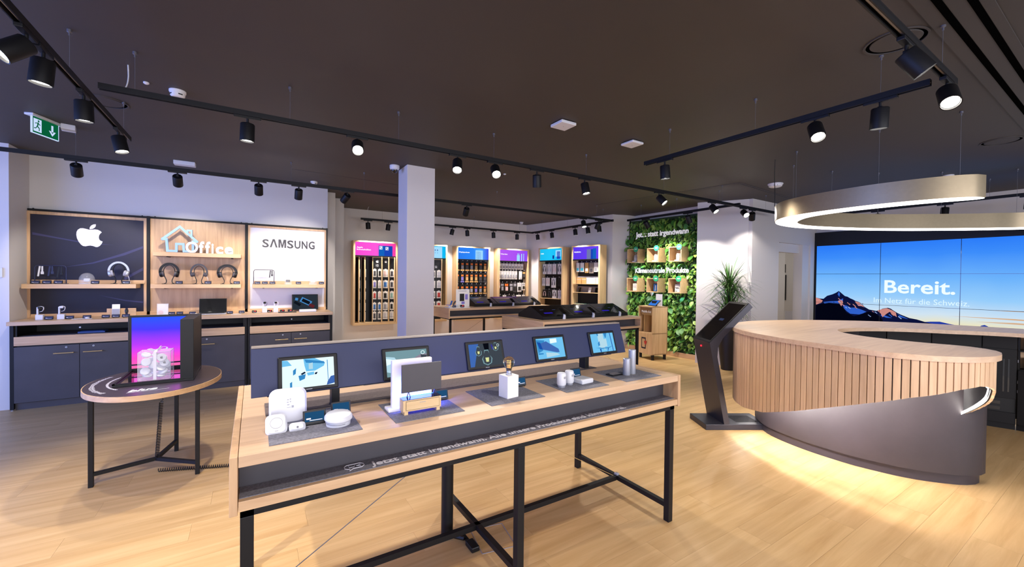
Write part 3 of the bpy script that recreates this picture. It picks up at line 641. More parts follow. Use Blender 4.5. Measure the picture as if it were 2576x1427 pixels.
# strap stands
def strap_stand(x0, x1, z, h, c, lab, bands, bc):
    t = thing('strap_stand', lab, 'display stand', ((x0+x1)/2, 7.22, z)); w = (x1-x0)/2-.006
    P = [(-w, 0, 0), (-w, 0, h-.03), (-w+.01, 0, h-.01), (-w+.03, 0, h-.004), (w-.03, 0, h-.004), (w-.01, 0, h-.01), (w, 0, h-.03), (w, 0, 0)]
    obj('hoop', MB().tube(P, .005, 8), c, t); obj('base', MB().box(-w-.01, w+.01, -.04, .05, 0, .006, .002), c, t)
    for i, (bx, bh, bcx) in enumerate(bands):
        b = thing('watch_strap', f'{bc[i]}', 'watch strap', (bx, 7.22, z+h-.012))
        obj('long_strap', MB().box(-.016, .0, -.004, .0, -bh, 0, .002, Matrix.Rotation(.12, 4, 'Y')), bcx, b)
        obj('short_strap', MB().box(.004, .020, -.004, .0, -bh*.62, 0, .002).box(-.002, .026, -.006, .002, -bh*.62-.02, -bh*.52, .004), bcx, b)
strap_stand(-2.229, -1.951, 1.42, .226, 'charcoal_blue', 'dark hoop stand with watch straps on the navy panel shelf', [(-2.172, .125, 'white_plastic'), (-2.088, .12, 'charcoal_blue'), (-2.01, .14, 'black_plastic')], ['white watch strap hanging on the dark hoop stand', 'dark blue watch strap hanging on the dark hoop stand', 'black watch strap hanging on the dark hoop stand'])
strap_stand(-.005, .271, 1.42, .22, 'charcoal', 'dark hoop stand on the white panel shelf', [(.07, .06, 'white_matte'), (.14, .06, 'card'), (.225, .11, 'charcoal')], ['white strap at the left of the hoop stand on the white panel', 'pale strap in the middle of the hoop stand on the white panel', 'dark strap hanging on the hoop stand on the white panel'])
# glass domes with earbuds
def dome(x, w, z, h, lab, blab, c):
    t = thing('glass_dome', lab, 'dome', (x, 7.22, z)); r = w/2
    obj('cover', MB().lathe([(r*.96, 0), (r, h*.35), (r*.93, h*.6), (r*.7, h*.84), (r*.35, h*.97), (.001, h)], 28), 'acrylic', t)
    obj('rim', MB().lathe([(r*.96, 0), (r*.99, .003), (r*.96, .006)], 28), 'white_print', t)
    b = thing('earbud_case', blab, 'earbud case', (x, 7.22, z))
    obj('case', MB().box(-.03, .03, -.012, .012, .03, .07, .01), c, b); obj('pedestal', MB().lathe([(.02, 0), (.02, .004), (.006, .008), (.006, .03)], 14), 'acrylic', b)
dome(-1.774, .15, 1.42, .14, 'clear dome over white earbuds on the navy panel shelf', 'white earbud case inside the dome on the navy panel shelf', 'white_plastic')
dome(.452, .10, 1.42, .11, 'clear dome over black earbuds on the white panel shelf', 'black earbud case inside the left dome of the white panel', 'black_plastic')
dome(.802, .12, 1.42, .12, 'clear dome over white earbuds at the right of the white panel shelf', 'white earbud case inside the right dome of the white panel', 'white_plastic')
# watches on stands
def watch(x, y, z, lab, cs, facing=1):
    t = thing('watch_on_stand', lab, 'watch', (x, y, z))
    obj('base', MB().box(-.032, .032, -.03, .03, 0, .062, .006), 'white_plastic', t)
    obj('column', MB().box(-.026, -.012, -.012, .012, .06, .15, .003), 'white_plastic', t)
    obj('strap', MB().tube(catmull([(-.02, 0, .145), (-.01, 0, .157), (.012, 0, .158), (.028, 0, .15), (.03, 0, .125), (.018, 0, .10), (0, 0, .095)], .01), 1, 4, flat=(.022, .004)), cs, t)
    c = obj('case', MB().box(-.018, .016, -.018, .014, .132, .158, .006), 'black_gloss' if cs != 'white_plastic' or facing else 'white_plastic', t)
watch(-2.12, 7.02, 1.0, 'smart watch with white strap on a white stand, leftmost on the worktop', 'white_plastic')
watch(-1.943, 7.02, 1.0, 'smart watch on a white stand, second from the left on the worktop', 'white_plastic', 0)
watch(.14, 7.1, 1.0, 'black smart watch on a white stand before the white panel', 'charcoal')
watch(.283, 7.1, 1.0, 'pink strap smart watch on a white stand before the white panel', 'card')
t = thing('wireless_charger', 'flat white charging pad with a round puck on the worktop', 'charger', (-1.75, 6.95, 1.0))
obj('pad', MB().box(-.09, .09, -.02, .02, 0, .006, .002), 'white_plastic', t); obj('puck', MB().lathe([(.001, .038), (.018, .036), (.02, .03), (.018, .02), (.001, .018)], 18, Matrix.Translation((.045, 0, -.012))), 'white_plastic', t)
t = thing('sample_tray', 'oak sample tray holding a card and a blue watch before the navy panel', 'tray', (-1.445, 7.15, 1.0))
obj('back_board', MB().box(-.14, .14, .03, .045, 0, .105, .002), 'oak_x', t); obj('base_board', MB().box(-.14, .14, -.06, .03, 0, .012, .002), 'oak_x', t)
t = thing('memory_card_sample', 'white card sample standing in the oak tray', 'card', (-1.49, 7.13, 1.012)); M = Matrix.Rotation(-.12, 4, 'X')
obj('card', MB().box(-.038, .038, 0, .004, 0, .15, .002, M), 'card', t); obj('lower_print', MB().box(-.036, .036, -.001, .0, .0, .09, 0, M), 'grey_print', t)
t = thing('blue_watch', 'small dark blue watch standing in the oak tray', 'watch', (-1.385, 7.12, 1.012))
obj('strap', MB().box(-.012, .012, -.004, .004, 0, .1, .003), 'navy_print', t); obj('case', MB().box(-.018, .018, -.01, .004, .04, .08, .006), 'black_gloss', t)
# middle worktop items
t = thing('leaflet_holder', 'clear leaflet holder with a pale orange leaflet left of the laptop', 'leaflet holder', (-1.04, 7.2, 1.0)); M = Matrix.Rotation(-.14, 4, 'X')
grad('leaflet_print', [(0, '#f2a08a'), (.35, '#f6c2b2'), (.45, '#e8e6ee'), (1, '#cfd2ea')], .35, 2, 0, .15)
obj('holder', MB().box(-.062, .062, -.003, -.001, 0, .158, 0, M).box(-.062, .062, -.003, .04, 0, .003), 'acrylic', t); obj('leaflet', MB().box(-.057, .057, 0, .002, .004, .15, 0, M), 'card', t); obj('printed_flower', MB().lathe([(.001, 0), (.03, 0), (.03, -.001)], 12, M @ Matrix.Translation((-.02, -.001, .035)) @ Matrix.Rotation(PI/2, 4, 'X')), 'pink_print', t)
t = thing('paper_strip', 'long white printed strip at the front of the worktop behind the cube', 'paper', (-.98, 6.9, 1.0)); obj('sheet', MB().box(-.19, .19, -.03, .03, 0, .004), 'card', t)
def laptop(name, lab, x, y, z, w, h, scr, rz=0):
    t = thing(name, lab, 'laptop', (x, y, z), rz)
    b = obj('base', MB().box(-w/2, w/2, -.11, .1, .003, .016, .003), 'silver', t); obj('keyboard', MB().box(-w*.43, w*.43, -.02, .085, .016, .018), 'black_plastic', b)
    M = Matrix.Translation((0, .1, .012)) @ Matrix.Rotation(math.radians(-10), 4, 'X')
    l = obj('lid', MB().box(-w/2, w/2, 0, .006, 0, h, .003, M), 'black_plastic', t); obj('screen', MB().box(-w*.475, w*.475, -.001, 0, h*.06, h*.96, 0, M), scr, l)
laptop('laptop', 'black laptop with a dark screen on the worktop before the oak panel', -.485, 7.08, 1.0, .318, .205, 'black_gloss')
t = thing('security_puck', 'small round white security puck left of the laptop', 'sensor', (-.66, 7.0, 1.0)); obj('puck', MB().lathe([(.013, 0), (.013, .026), (.001, .03)], 14), 'card', t)
# tablet computer before the white panel
t = thing('tablet_computer', 'large tablet with keyboard showing a blue device picture before the white panel', 'tablet', (.69, 7.12, 1.0))
M = Matrix.Translation((0, .06, .02)) @ Matrix.Rotation(math.radians(-12), 4, 'X')
emis('tab_bg', '#37424f', .5); emis('tab_blue', '#4a8fd0', .8); emis('tab_red', '#7a3038', .5); emis('tab_dk', '#1c2330', .4)
c = obj('case', MB().box(-.185, .185, 0, .008, 0, .245, .006, M), 'black_plastic', t); obj('screen', MB().box(-.172, .172, -.001, 0, .012, .233, 0, M), 'tab_bg', c)
def rq(cx, cz, w, h, a, y): R = Matrix.Translation((cx, y, cz)) @ Matrix.Rotation(a, 4, 'Y'); return [M @ (R @ Vector(p)) for p in ((-w/2, 0, -h/2), (w/2, 0, -h/2), (w/2, 0, h/2), (-w/2, 0, h/2))]
for nm, mt, q in (('picture_device', 'tab_blue', (.01, .13, .16, .08, .5, -.0016)), ('picture_edge', 'tab_dk', (.01, .13, .12, .05, .5, -.002)), ('picture_case', 'tab_red', (.09, .06, .08, .05, .5, -.0018)), ('picture_phone', 'tab_dk', (-.11, .1, .10, .04, .6, -.0018)), ('picture_speaker', 'tab_blue', (-.12, .17, .04, .04, .2, -.0018))):
    obj(nm, MB().quad(*rq(*q)), mt, c)
t = thing('tablet_keyboard', 'thin black keyboard lying left of the large tablet', 'keyboard', (.43, 7.0, 1.0)); obj('body', MB().box(-.12, .12, -.05, .05, 0, .008, .002), 'black_plastic', t); obj('keys', MB().box(-.11, .11, -.04, .04, .008, .009), 'charcoal', t)
t = thing('white_sound_bar', 'long rounded white device lying before the large tablet', 'device', (.70, 6.93, 1.0)); obj('body', MB().box(-.118, .118, -.03, .03, 0, .045, .012), 'white_plastic', t); obj('strip', MB().box(-.11, .11, -.0305, -.029, .008, .012), 'grey_print', t)
t = thing('flat_phone', 'thin phone lying flat at the left end before the white panel', 'phone', (.05, 6.95, 1.0)); obj('body', MB().box(-.045, .045, -.03, .03, 0, .008, .003), 'brass', t); obj('screen', MB().box(-.04, .04, -.026, .026, .008, .0086), 'white_print', t)
t = thing('tablet_pen_phone', 'small white phone lying right of the laptop', 'phone', (-.205, 6.93, 1.0)); obj('body', MB().box(-.06, .06, -.025, .025, 0, .007, .003), 'white_plastic', t)
t = thing('blue_tray', 'flat blue device lying in the open compartment of the left base cabinet', 'tray', (-1.66, 6.98, .832)); obj('body', MB().box(-.12, .12, -.07, .07, 0, .02, .004), 'blue_tray', t); obj('top_plate', MB().box(-.1, .1, -.05, .05, .02, .024, .002), 'blue_tray', t)
t = thing('thermostat', 'square white thermostat on the bluish wall at the left edge', 'thermostat', (-2.43, 6.93, 1.55)); obj('housing', MB().box(-.055, .055, -.018, 0, -.055, .055, .004), 'white_plastic', t); obj('screen', MB().box(-.035, .035, -.019, -.018, -.025, .035), 'black_gloss', t)
# ------------------------------------------------------------------ demo tables
def demo_table(x0, x1, y0, y1, lab, mid, near=False):
    t = thing('demo_table', lab, 'table', ((x0+x1)/2, (y0+y1)/2, 0))
    obj('tabletop', MB().box(x0+.025, x1-.025, y0, y1, .905, .943, .0015), 'oak_top', t, True)
    obj('lower_shelf', MB().box(x0+.025, x1-.025, y0, y1, .755, .79, .0015), 'oak_x', t, True)
    for a, b in ((x0, x0+.0235), (x1-.0235, x1)): obj('end_panel', MB().box(a, b, y0-.002, y1+.002, .745, .944, .002), 'oak_z' if near else 'oak_y', t, True)
    obj('recess_back', MB().box(x0+.025, x1-.025, y0+.11, y0+.125, .79, .905).box(x0+.025, x1-.025, y1-.125, y1-.11, .79, .905), 'charcoal', t, True)
    obj('felt_strip', MB().box(x0+.027, x1-.03, y0+.022, y0+.11, .79, .7925), 'felt_grey', t, True)
    m = MB()
    for y in (y0+.02, y1-.05): m.box(x0+.03, x1-.03, y, y+.03, .725, .755)
    for x in (x0+.03, x1-.07): m.box(x, x+.04, y0+.02, y1-.02, .725, .755)
    obj('underframe', m, 'black_metal', t, True)
    for x in (x0+.03, mid, x1-.07):
        for y in (y0+.02, y1-.16): obj('leg', MB().box(x, x+.04, y, y+.04, 0, .725, .003), 'black_metal', t, True)
    ym = (y0+.02+y1-.14)/2
    obj('stretcher', MB().box(x0+.07, x1-.07, ym, ym+.03, .085, .115), 'black_metal', t, True)
    for x in (x0+.035, mid+.005, x1-.065): obj('cross_bar', MB().box(x, x+.03, y0+.06, y1-.16, .085, .115), 'black_metal', t, True)
    obj('tension_wire', MB().tube([(x1-.09, ym+.015, .12), (x1-1.15, ym+.015, .73)], .0022, 6), 'brass', t, True)
    obj('tension_wire', MB().tube([(x0+.09, ym+.015, .12), (x0+1.15, ym+.015, .73)], .0022, 6), 'wire', t, True)
    obj('clamp', MB().box(x1-.065, x1-.04, ym, ym+.03, .115, .13, .003), 'silver', t, True)
    return t
def main_table():
    t = demo_table(-.067, 2.312, 1.635, 2.683, 'large near oak demo table with black legs and white slogan on grey felt', 1.09, True)
    mb = fit_text('Jetzt statt irgendwann. Alle unsere Produkte sind klimaneutral.', .402, 1.862, bold=.018, ext=.0004, h=.040)
    for wd in words(mb, .008): obj('slogan_word', xform(wd, Matrix.Translation((0, 1.674, .7932))), 'white_print', t, True)
    m = MB(); P = [(.315, 1.69), (.305, 1.7), (.305, 1.715), (.315, 1.727), (.368, 1.727), (.378, 1.715), (.378, 1.7), (.368, 1.688), (.335, 1.688), (.318, 1.674), (.322, 1.688)]
    m.tube([(x, y, .7935) for x, y in P], .0014, 4, closed=True); m.tube([(.322, 1.718, .7935), (.322, 1.702, .7935), (.34, 1.702, .7935), (.344, 1.716, .7935)], .0013, 4); m.tube([(.366, 1.715, .7935), (.35, 1.707, .7935), (.366, 1.7, .7935)], .0013, 4)
    obj('speech_bubble_mark', m, 'white_print', t, True)
    obj('cable_duct', MB().lathe([(.035, .02), (.035, .75)], 20, Matrix.Translation((.975, 2.24, 0))), 'black_metal', t, True)
    obj('cable_flap', MB().box(.045, 1.98, 2.06, 2.25, .943, .947), 'felt_brown', t, True); obj('flap_edge', MB().box(.045, 1.98, 2.048, 2.06, .943, .946), 'charcoal', t, True)
    for k, x in enumerate((.52, .98, 1.44)): obj('rear_felt', MB().box(x, x+.33, 2.36, 2.64, .943, .9445), 'felt_grey', t, True)
    obj('rear_felt', MB().box(1.9, 2.2, 2.36, 2.64, .943, .9445), 'felt_grey', t, True)
    t = thing('floor_box', 'square floor socket hatch with a black plug under the demo table', 'floor socket', (1.13, 2.1, 0))
    a, b, c = Vector((1.09, 2.01, .0012)), Vector((1.29, 1.97, .0012)), Vector((1.33, 2.2, .0012)); d = a+c-b
    for p, q in ((a, b), (b, c), (c, d), (d, a)): obj('hatch_edge', MB().bar(p, q, .004, .002), 'grey_print', t, True)
    obj('plug', MB().box(1.04, 1.09, 2.04, 2.13, .0, .03, .006).box(1.055, 1.075, 2.13, 2.2, .0, .02, .004), 'black_plastic', t, True); obj('cable', MB().tube(catmull([(.98, 2.24, .03), (1.0, 2.22, .02), (1.05, 2.16, .02)], .02), .012, 6), 'cable_black', t, True)
main_table()
MAT_G = 'grey felt mats along the front of the demo table'
for i, x in enumerate((.048, .50, .955, 1.412, 1.87)):
    wdt = .315 if i else .32
    o = solo('felt_mat', MB().box(x, x+wdt, 1.682, 1.968 if i else 2.035, .943, .9455), 'felt_grey', f'square grey felt mat, {ORD[i]} from the left along the front of the demo table', 'mat', (x+wdt/2, 1.82, .943), group=MAT_G)
    bpy.data.objects[o.name].data
def screen_wall():
    t = thing('screen_panel', 'long tilted slate-blue panel carrying five tablets above the demo table', 'panel', (1.1, 2.05, .943))
    tl = math.atan2(.06, .194); M = Matrix.Translation((0, 2.0, 1.041)) @ Matrix.Rotation(-tl, 4, 'X')
    obj('front_board', MB().box(-.008, 2.208, 0, .012, 0, .203, .0015, M), 'charcoal_blue', t, True)
    M2 = Matrix.Translation((0, 2.165, 1.041)) @ Matrix.Rotation(tl, 4, 'X'); obj('rear_board', MB().box(-.008, 2.208, -.012, 0, 0, .203, .0015, M2), 'charcoal_blue', t, True)
    obj('top_strip', MB().box(-.008, 2.208, 2.062, 2.104, 1.236, 1.243, .001), 'grey_box', t, True)
    obj('cable_tray', MB().box(.05, 2.1, 2.03, 2.14, 1.03, 1.042), 'black_metal', t, True)
    for x in (.31, 1.885): obj('post', MB().box(x, x+.035, 2.06, 2.12, .947, 1.05, .002), 'black_metal', t, True)
    return M
PM = screen_wall()
for nm, c, s in (('p_white', '#e6fbff', .95), ('p_sky', '#79cfff', .8), ('p_mid', '#3f9be0', .7), ('p_blue', '#1d5cc0', .65), ('p_dark', '#14335c', .4), ('p_teal', '#8fb9c4', .6), ('p_grey', '#5c6774', .4), ('p_skin', '#b4a6bd', .55), ('p_pale', '#bfe6f6', .8), ('p_yellow', '#e9f0a8', .8), ('p_black', '#191c2a', .3), ('p_purple', '#4c43c8', .5), ('p_hand', '#4f7fd6', .6)): emis(nm, c, s)
def tablet(i, x, w, h, bg, pics, lab):
    t = thing('wall_tablet', lab, 'tablet', (x+w/2, 2.0, 1.045), group='tablets on the tilted panel'); M = PM @ Matrix.Translation((0, -.0115, 0))
    c = obj('case', MB().box(x, x+w, 0, .011, .003, .003+h, .0055, M), 'black_plastic', t, True)
    sx0, sx1, sz0, sz1 = x+w*.07, x+w*.93, .003+h*.10, .003+h*.9
    obj('screen', MB().box(sx0, sx1, -.0008, .001, sz0, sz1, 0, M), bg, c, True)
    for k, (mt, P) in enumerate(pics):
        yy = -.0010-.00012*k
        obj('picture_shape', MB().add([M @ Vector((sx0+(sx1-sx0)*a, yy, sz0+(sz1-sz0)*b)) for a, b in P], [tuple(range(len(P)))]), mt, c, True)
    obj('button_mark', MB().box(x+w*.45, x+w*.55, -.0008, 0, .003+h*.03, .003+h*.05, 0, M), 'grey_print', c, True)
def circ(cx, cy, r, n=14, sy=1.55): return [(cx+r*math.cos(2*PI*k/n), cy+sy*r*math.sin(2*PI*k/n)) for k in range(n)]
def bulbpic(cx, cy, r):
    return [('p_teal', [(cx-r*.4, cy+r*2.9), (cx+r*.4, cy+r*2.9), (cx+r*.5, cy+r*1.5), (cx+r, cy+r*.4), (cx+r*.8, cy-r*.9), (cx, cy-r*1.5), (cx-r*.8, cy-r*.9), (cx-r, cy+r*.4), (cx-r*.5, cy+r*1.5)]), ('p_grey', [(cx-r*.3, cy+r*2.6), (cx+r*.3, cy+r*2.6), (cx+r*.8, cy+r*.4), (cx+r*.6, cy-r*.8), (cx, cy-r*1.2), (cx-r*.6, cy-r*.8), (cx-r*.8, cy+r*.4)]), ('p_yellow', [(cx-r*.35, cy+r*.7), (cx+r*.35, cy+r*.7), (cx+r*.25, cy-r*.5), (cx-r*.25, cy-r*.5)])]
tablet(0, .088, .241, .155, 'p_white', [('p_sky', [(.4, 1), (.62, 1), (.82, .82), (.8, .7), (.62, .55), (.45, .55), (.42, .75)]), ('p_mid', [(.42, .98), (.8, .86), (.82, .78), (.45, .86)]), ('p_pale', [(.5, .82), (.58, .85), (.58, .62), (.5, .62)]), ('p_mid', [(.30, .42), (.44, .46), (.42, .3), (.32, .24)]), ('p_dark', [(.34, .48), (.42, .55), (.44, .5), (.37, .44)]), ('p_sky', [(.46, .5), (.6, .52), (.6, .42), (.48, .4)]), ('p_dark', [(.62, .48), (.67, .5), (.65, .42), (.61, .42)]), ('p_mid', [(.2, .62), (.26, .7), (.25, .5), (.2, .45)]), ('p_sky', [(0, 1), (.1, .98), (.18, .8), (0, .78)]), ('p_mid', [(.14, .2), (.18, .24), (.18, 0), (.14, 0)]), ('p_mid', [(.86, .9), (.875, .9), (.88, .1), (.87, .1)]), ('p_hand', [(.86, .12), (.93, .3), (1, .32), (1, .05), (.84, 0)])], 'tablet showing a bright white room, leftmost of the five on the tilted panel')
tablet(1, .532, .243, .155, 'p_teal', [('p_pale', [(0, .8), (.2, .75), (.3, .5), (.4, .42), (.25, .25), (.1, .15), (0, .2)]), ('p_white', [(0, .72), (.12, .68), (.2, .55), (0, .45)]), ('p_skin', [(.62, .48), (.7, .68), (.82, .78), (1, .8), (1, .45), (.72, .42)]), ('p_grey', [(.84, .78), (1, .74), (.96, .5), (.86, .55)]), ('p_pale', [(.42, .44), (.52, .46), (.6, .42), (.52, .38)]), ('p_white', circ(.9, .86, .05)), ('p_teal', circ(.9, .86, .035))], 'tablet showing two hands, second from the left on the tilted panel')
tablet(2, .982, .239, .155, 'p_grey', [('p_hand', [(0, 1), (.3, 1), (.12, 0), (0, 0)]), ('p_black', [(.44, 1), (.62, 1), (.6, .62), (.48, .62)])]+bulbpic(.28, .6, .1)+bulbpic(.52, .25, .16)+bulbpic(.82, .75, .09)+[('p_purple', [(.68, .95), (.72, .9), (.74, .7), (.7, .7)]), ('p_white', circ(.9, .88, .04)), ('p_grey', circ(.9, .88, .03))], 'tablet showing light bulbs, middle one of the five on the tilted panel')
tablet(3, 1.437, .241, .155, 'p_sky', [('p_mid', [(0, .95), (.3, .9), (.2, .4), (.02, .3)]), ('p_hand', [(.12, .75), (.35, .85), (.6, .6), (.78, .42), (.8, .25), (.7, .25), (.45, .35), (.2, .45)]), ('p_blue', [(.02, .85), (.14, .8), (.2, .45), (.08, .5)]), ('p_white', [(.5, .95), (.75, .95), (.75, .75), (.5, .72)]), ('p_pale', [(.3, .3), (.7, .22), (.8, .12), (.3, .05)]), ('p_mid', [(.02, .3), (.2, .28), (.2, .22), (.02, .22)])], 'tablet showing a blue hand, fourth from the left on the tilted panel')
tablet(4, 1.882, .240, .155, 'p_sky', [('p_pale', [(.3, 1), (.55, 1), (.55, .1), (.3, .3)]), ('p_mid', [(.58, 1), (.72, 1), (.66, .75), (.62, .75)]), ('p_mid', [(.27, 1), (.33, 1), (.33, .88), (.29, .88)]), ('p_pale', [(.36, .68), (.66, .7), (.66, .28), (.36, .26)]), ('p_mid', [(.12, .26), (.4, .22), (.7, .22), (.9, .28), (.7, .17), (.4, .17)]), ('p_blue', [(.3, .18), (.36, .18), (.36, 0), (.32, 0)]), ('p_blue', [(.66, .18), (.7, .18), (.64, 0), (.62, 0)]), ('p_blue', [(.84, 1), (.87, 1), (.9, 0), (.87, 0)]), ('p_mid', [(.26, .5), (.34, .6), (.34, .36), (.26, .34)])], 'tablet showing a small round table, rightmost of the five on the tilted panel')
# ---- products on the demo table
Z0 = .9455
def rbox(m, w, h, d, r, M, seg=5):
    """rounded square plate standing in xz, thickness d along y"""
    P = []
    for cx, cz, a0 in ((w/2-r, h-r, 0), (-w/2+r, h-r, 90), (-w/2+r, r, 180), (w/2-r, r, 270)):
        for k in range(seg+1): a = math.radians(a0+90*k/seg); P.append((cx+r*math.cos(a), cz+r*math.sin(a)))
    b = d*.3; n = len(P)
    def sc(p, s): return (p[0]*(1-s/w*2), h/2+(p[1]-h/2)*(1-s/h*2))
    L = [(0, b), (b, 0), (d-b, 0), (d, b)]; vs = []
    for y, s in L:
        for p in P: q = sc(p, s); vs.append(M @ Vector((q[0], y, q[1])))
    fs = [tuple(range(n)), tuple(range(4*n-1, 3*n-1, -1))]
    m.add(vs, fs); m.add(vs, [(i*n+k, i*n+(k+1) % n, (i+1)*n+(k+1) % n, (i+1)*n+k) for i in range(3) for k in range(n)], True)
    return m
t = thing('alarm_hub', 'large white rounded square alarm hub leaning on the first felt mat', 'hub', (.122, 1.895, Z0)); M = Matrix.Rotation(math.radians(-10), 4, 'X')
b = obj('body', rbox(MB(), .137, .142, .024, .03, M), 'white_plastic', t); obj('stand', MB().box(-.03, .03, .01, .06, 0, .006, .002), 'white_plastic', t)
obj('print_marks', MB().box(-.004, .002, -.0008, 0, .094, .097, 0, M).box(.006, .010, -.0008, 0, .095, .099, 0, M).box(-.005, .001, -.0008, 0, .084, .087, 0, M).box(.006, .010, -.0008, 0, .085, .089, 0, M).box(-.004, .004, -.0008, 0, .074, .077, 0, M).box(.012, .02, -.0008, 0, .062, .071, 0, M).box(-.005, .01, -.0008, 0, .064, .0655, 0, M), 'grey_print', b)
t = thing('siren', 'small white rounded square siren with a circle in front of the alarm hub', 'siren', (.076, 1.79, Z0)); M = Matrix.Rotation(math.radians(-38), 4, 'X')
b = obj('body', rbox(MB(), .074, .082, .022, .02, M), 'white_plastic', t); obj('circle', MB().tube([M @ Vector((.021*math.cos(a*PI/12), -.0005, .044+.021*math.sin(a*PI/12))) for a in range(24)], .0008, 4, closed=True), 'grey_print', b); obj('name_print', MB().box(-.006, .006, -.0008, 0, .012, .014, 0, M), 'grey_print', b)
t = thing('contact_button', 'tiny white rounded button device right of the siren', 'button', (.147, 1.785, Z0)); M = Matrix.Rotation(math.radians(-28), 4, 'X')
b = obj('body', rbox(MB(), .058, .036, .03, .013, M), 'white_plastic', t); obj('mark', MB().lathe([(.001, 0), (.004, 0)], 10, M @ Matrix.Translation((0, -.0008, .016)) @ Matrix.Rotation(PI/2, 4, 'X')), 'grey_print', b)
t = thing('round_detector', 'round white smoke alarm resting tilted on the first felt mat', 'smoke alarm', (.295, 1.79, Z0)); M = Matrix.Rotation(math.radians(6), 4, 'X')
obj('cover', MB().lathe([(.048, .02), (.053, .026), (.053, .036), (.047, .044), (.03, .047), (.001, .048)], 36, M), 'white_plastic', t); obj('base', MB().lathe([(.046, 0), (.047, .02), (.04, .022)], 36, M), 'white_plastic', t)
obj('vents', MB().tube([M @ Vector((.0475*math.cos(a*PI/24), .0475*math.sin(a*PI/24), .015)) for a in range(-30, -8)], .0018, 4), 'grey_print', t)
PG = 'price displays on the demo table'
price_tag(.212, 1.83, Z0, .085, 'dark price display between the alarm hub and the round smoke alarm', PG, h=.055); price_tag(.325, 1.9, Z0, .08, 'dark price display behind the round smoke alarm', PG, h=.055)
price_tag(.785, 1.88, Z0, .07, 'dark price display right of the model television', PG, h=.05); price_tag(1.27, 1.9, Z0, .06, 'dark price display half hidden behind the white bulb cube', PG, h=.05); price_tag(1.66, 1.885, Z0, .075, 'dark price display behind the flat white box', PG, h=.06)
# model television
emis('led_blue', '#2418ff', 5); emis('led_cyan', '#18a8ff', 3)
t = thing('white_backdrop', 'white upright board glowing blue behind the model television', 'board', (.625, 1.86, Z0)); obj('board', MB().box(-.095, .095, -.012, .012, 0, .225, .004), 'white_matte', t); obj('foot', MB().box(-.117, .117, -.04, .03, 0, .013, .003), 'white_matte', t)
t = thing('model_television', 'small dark model television with blue back light', 'model television', (.65, 1.79, Z0+.066))
s = obj('screen', MB().box(-.095, .092, -.004, .004, .022, .148, .001), 'charcoal', t); obj('back_light', MB().box(-.08, .08, .006, .009, .026, .032).box(-.08, .08, .006, .009, .1, .106), 'led_blue', t)
for x in (-.062, .062): obj('leg', MB().bar((x-.008, .0, 0), (x, .0, .025), .003).bar((x+.008, 0, 0), (x, 0, .025), .003).bar((x, .02, 0), (x, 0, .025), .003), 'navy_print', t)
t = thing('model_sideboard', 'tiny pale wooden sideboard under the model television', 'model sideboard', (.64, 1.775, Z0))
obj('body', MB().box(-.088, .088, -.022, .03, .014, .064, .001), 'oak_pale_x', t); obj('drawer', MB().box(-.074, .078, -.0235, -.021, .021, .058, 0), 'oak_pale_x', t); obj('drawer_outline', MB().box(-.0755, .0795, -.0226, -.0215, .0195, .0595), 'dark_print', t)
obj('top_glass', MB().box(-.088, .088, -.022, .03, .064, .066), 'black_gloss', t); obj('name_plate', MB().box(-.014, .014, -.0242, -.023, .048, .05), 'grey_print', t)
for x in (-.082, .066): obj('foot', MB().box(x, x+.016, -.022, .03, 0, .014), 'oak_pale_x', t)
obj('light_strip', MB().box(-.06, .06, .0, .004, .009, .0135), 'led_blue', t); obj('rear_strip', MB().box(-.075, .075, .031, .036, .060, .066), 'led_cyan', t)
ld = bpy.data.lights.new('blue_strip_light', 'AREA'); ld.shape = 'RECTANGLE'; ld.size = .16; ld.size_y = .05; ld.energy = 2.6; ld.color = (.06, .10, 1); o = bpy.data.objects.new('blue_strip_light', ld); COL.objects.link(o); o.location = (.65, 1.815, Z0+.10); o.rotation_euler = (math.radians(70), 0, 0)
# bulb on cube
o = solo('bulb_cube', MB().box(-.036, .036, -.036, .036, 0, .112, .0015), 'white_matte', 'white matte block carrying a clear filament bulb', 'block', (1.105, 1.775, Z0), math.radians(8), w=False)
t = thing('filament_bulb', 'clear glass filament bulb standing on the white block', 'light bulb', (1.105, 1.775, Z0+.112))
obj('glass', MB().lathe([(.013, .02), (.016, .034), (.026, .05), (.030, .064), (.027, .078), (.016, .09), (.001, .094)], 28), 'glass_amber', t)
obj('socket', MB().lathe([(.016, 0), (.016, .006), (.013, .008), (.013, .022)], 20), 'silver', t); emis('filament', '#ffb870', 2.5)
obj('filament', MB().tube([(.009*math.cos(k*.9), .009*math.sin(k*.9), .035+.0009*k) for k in range(42)], .0007, 4), 'filament', t)
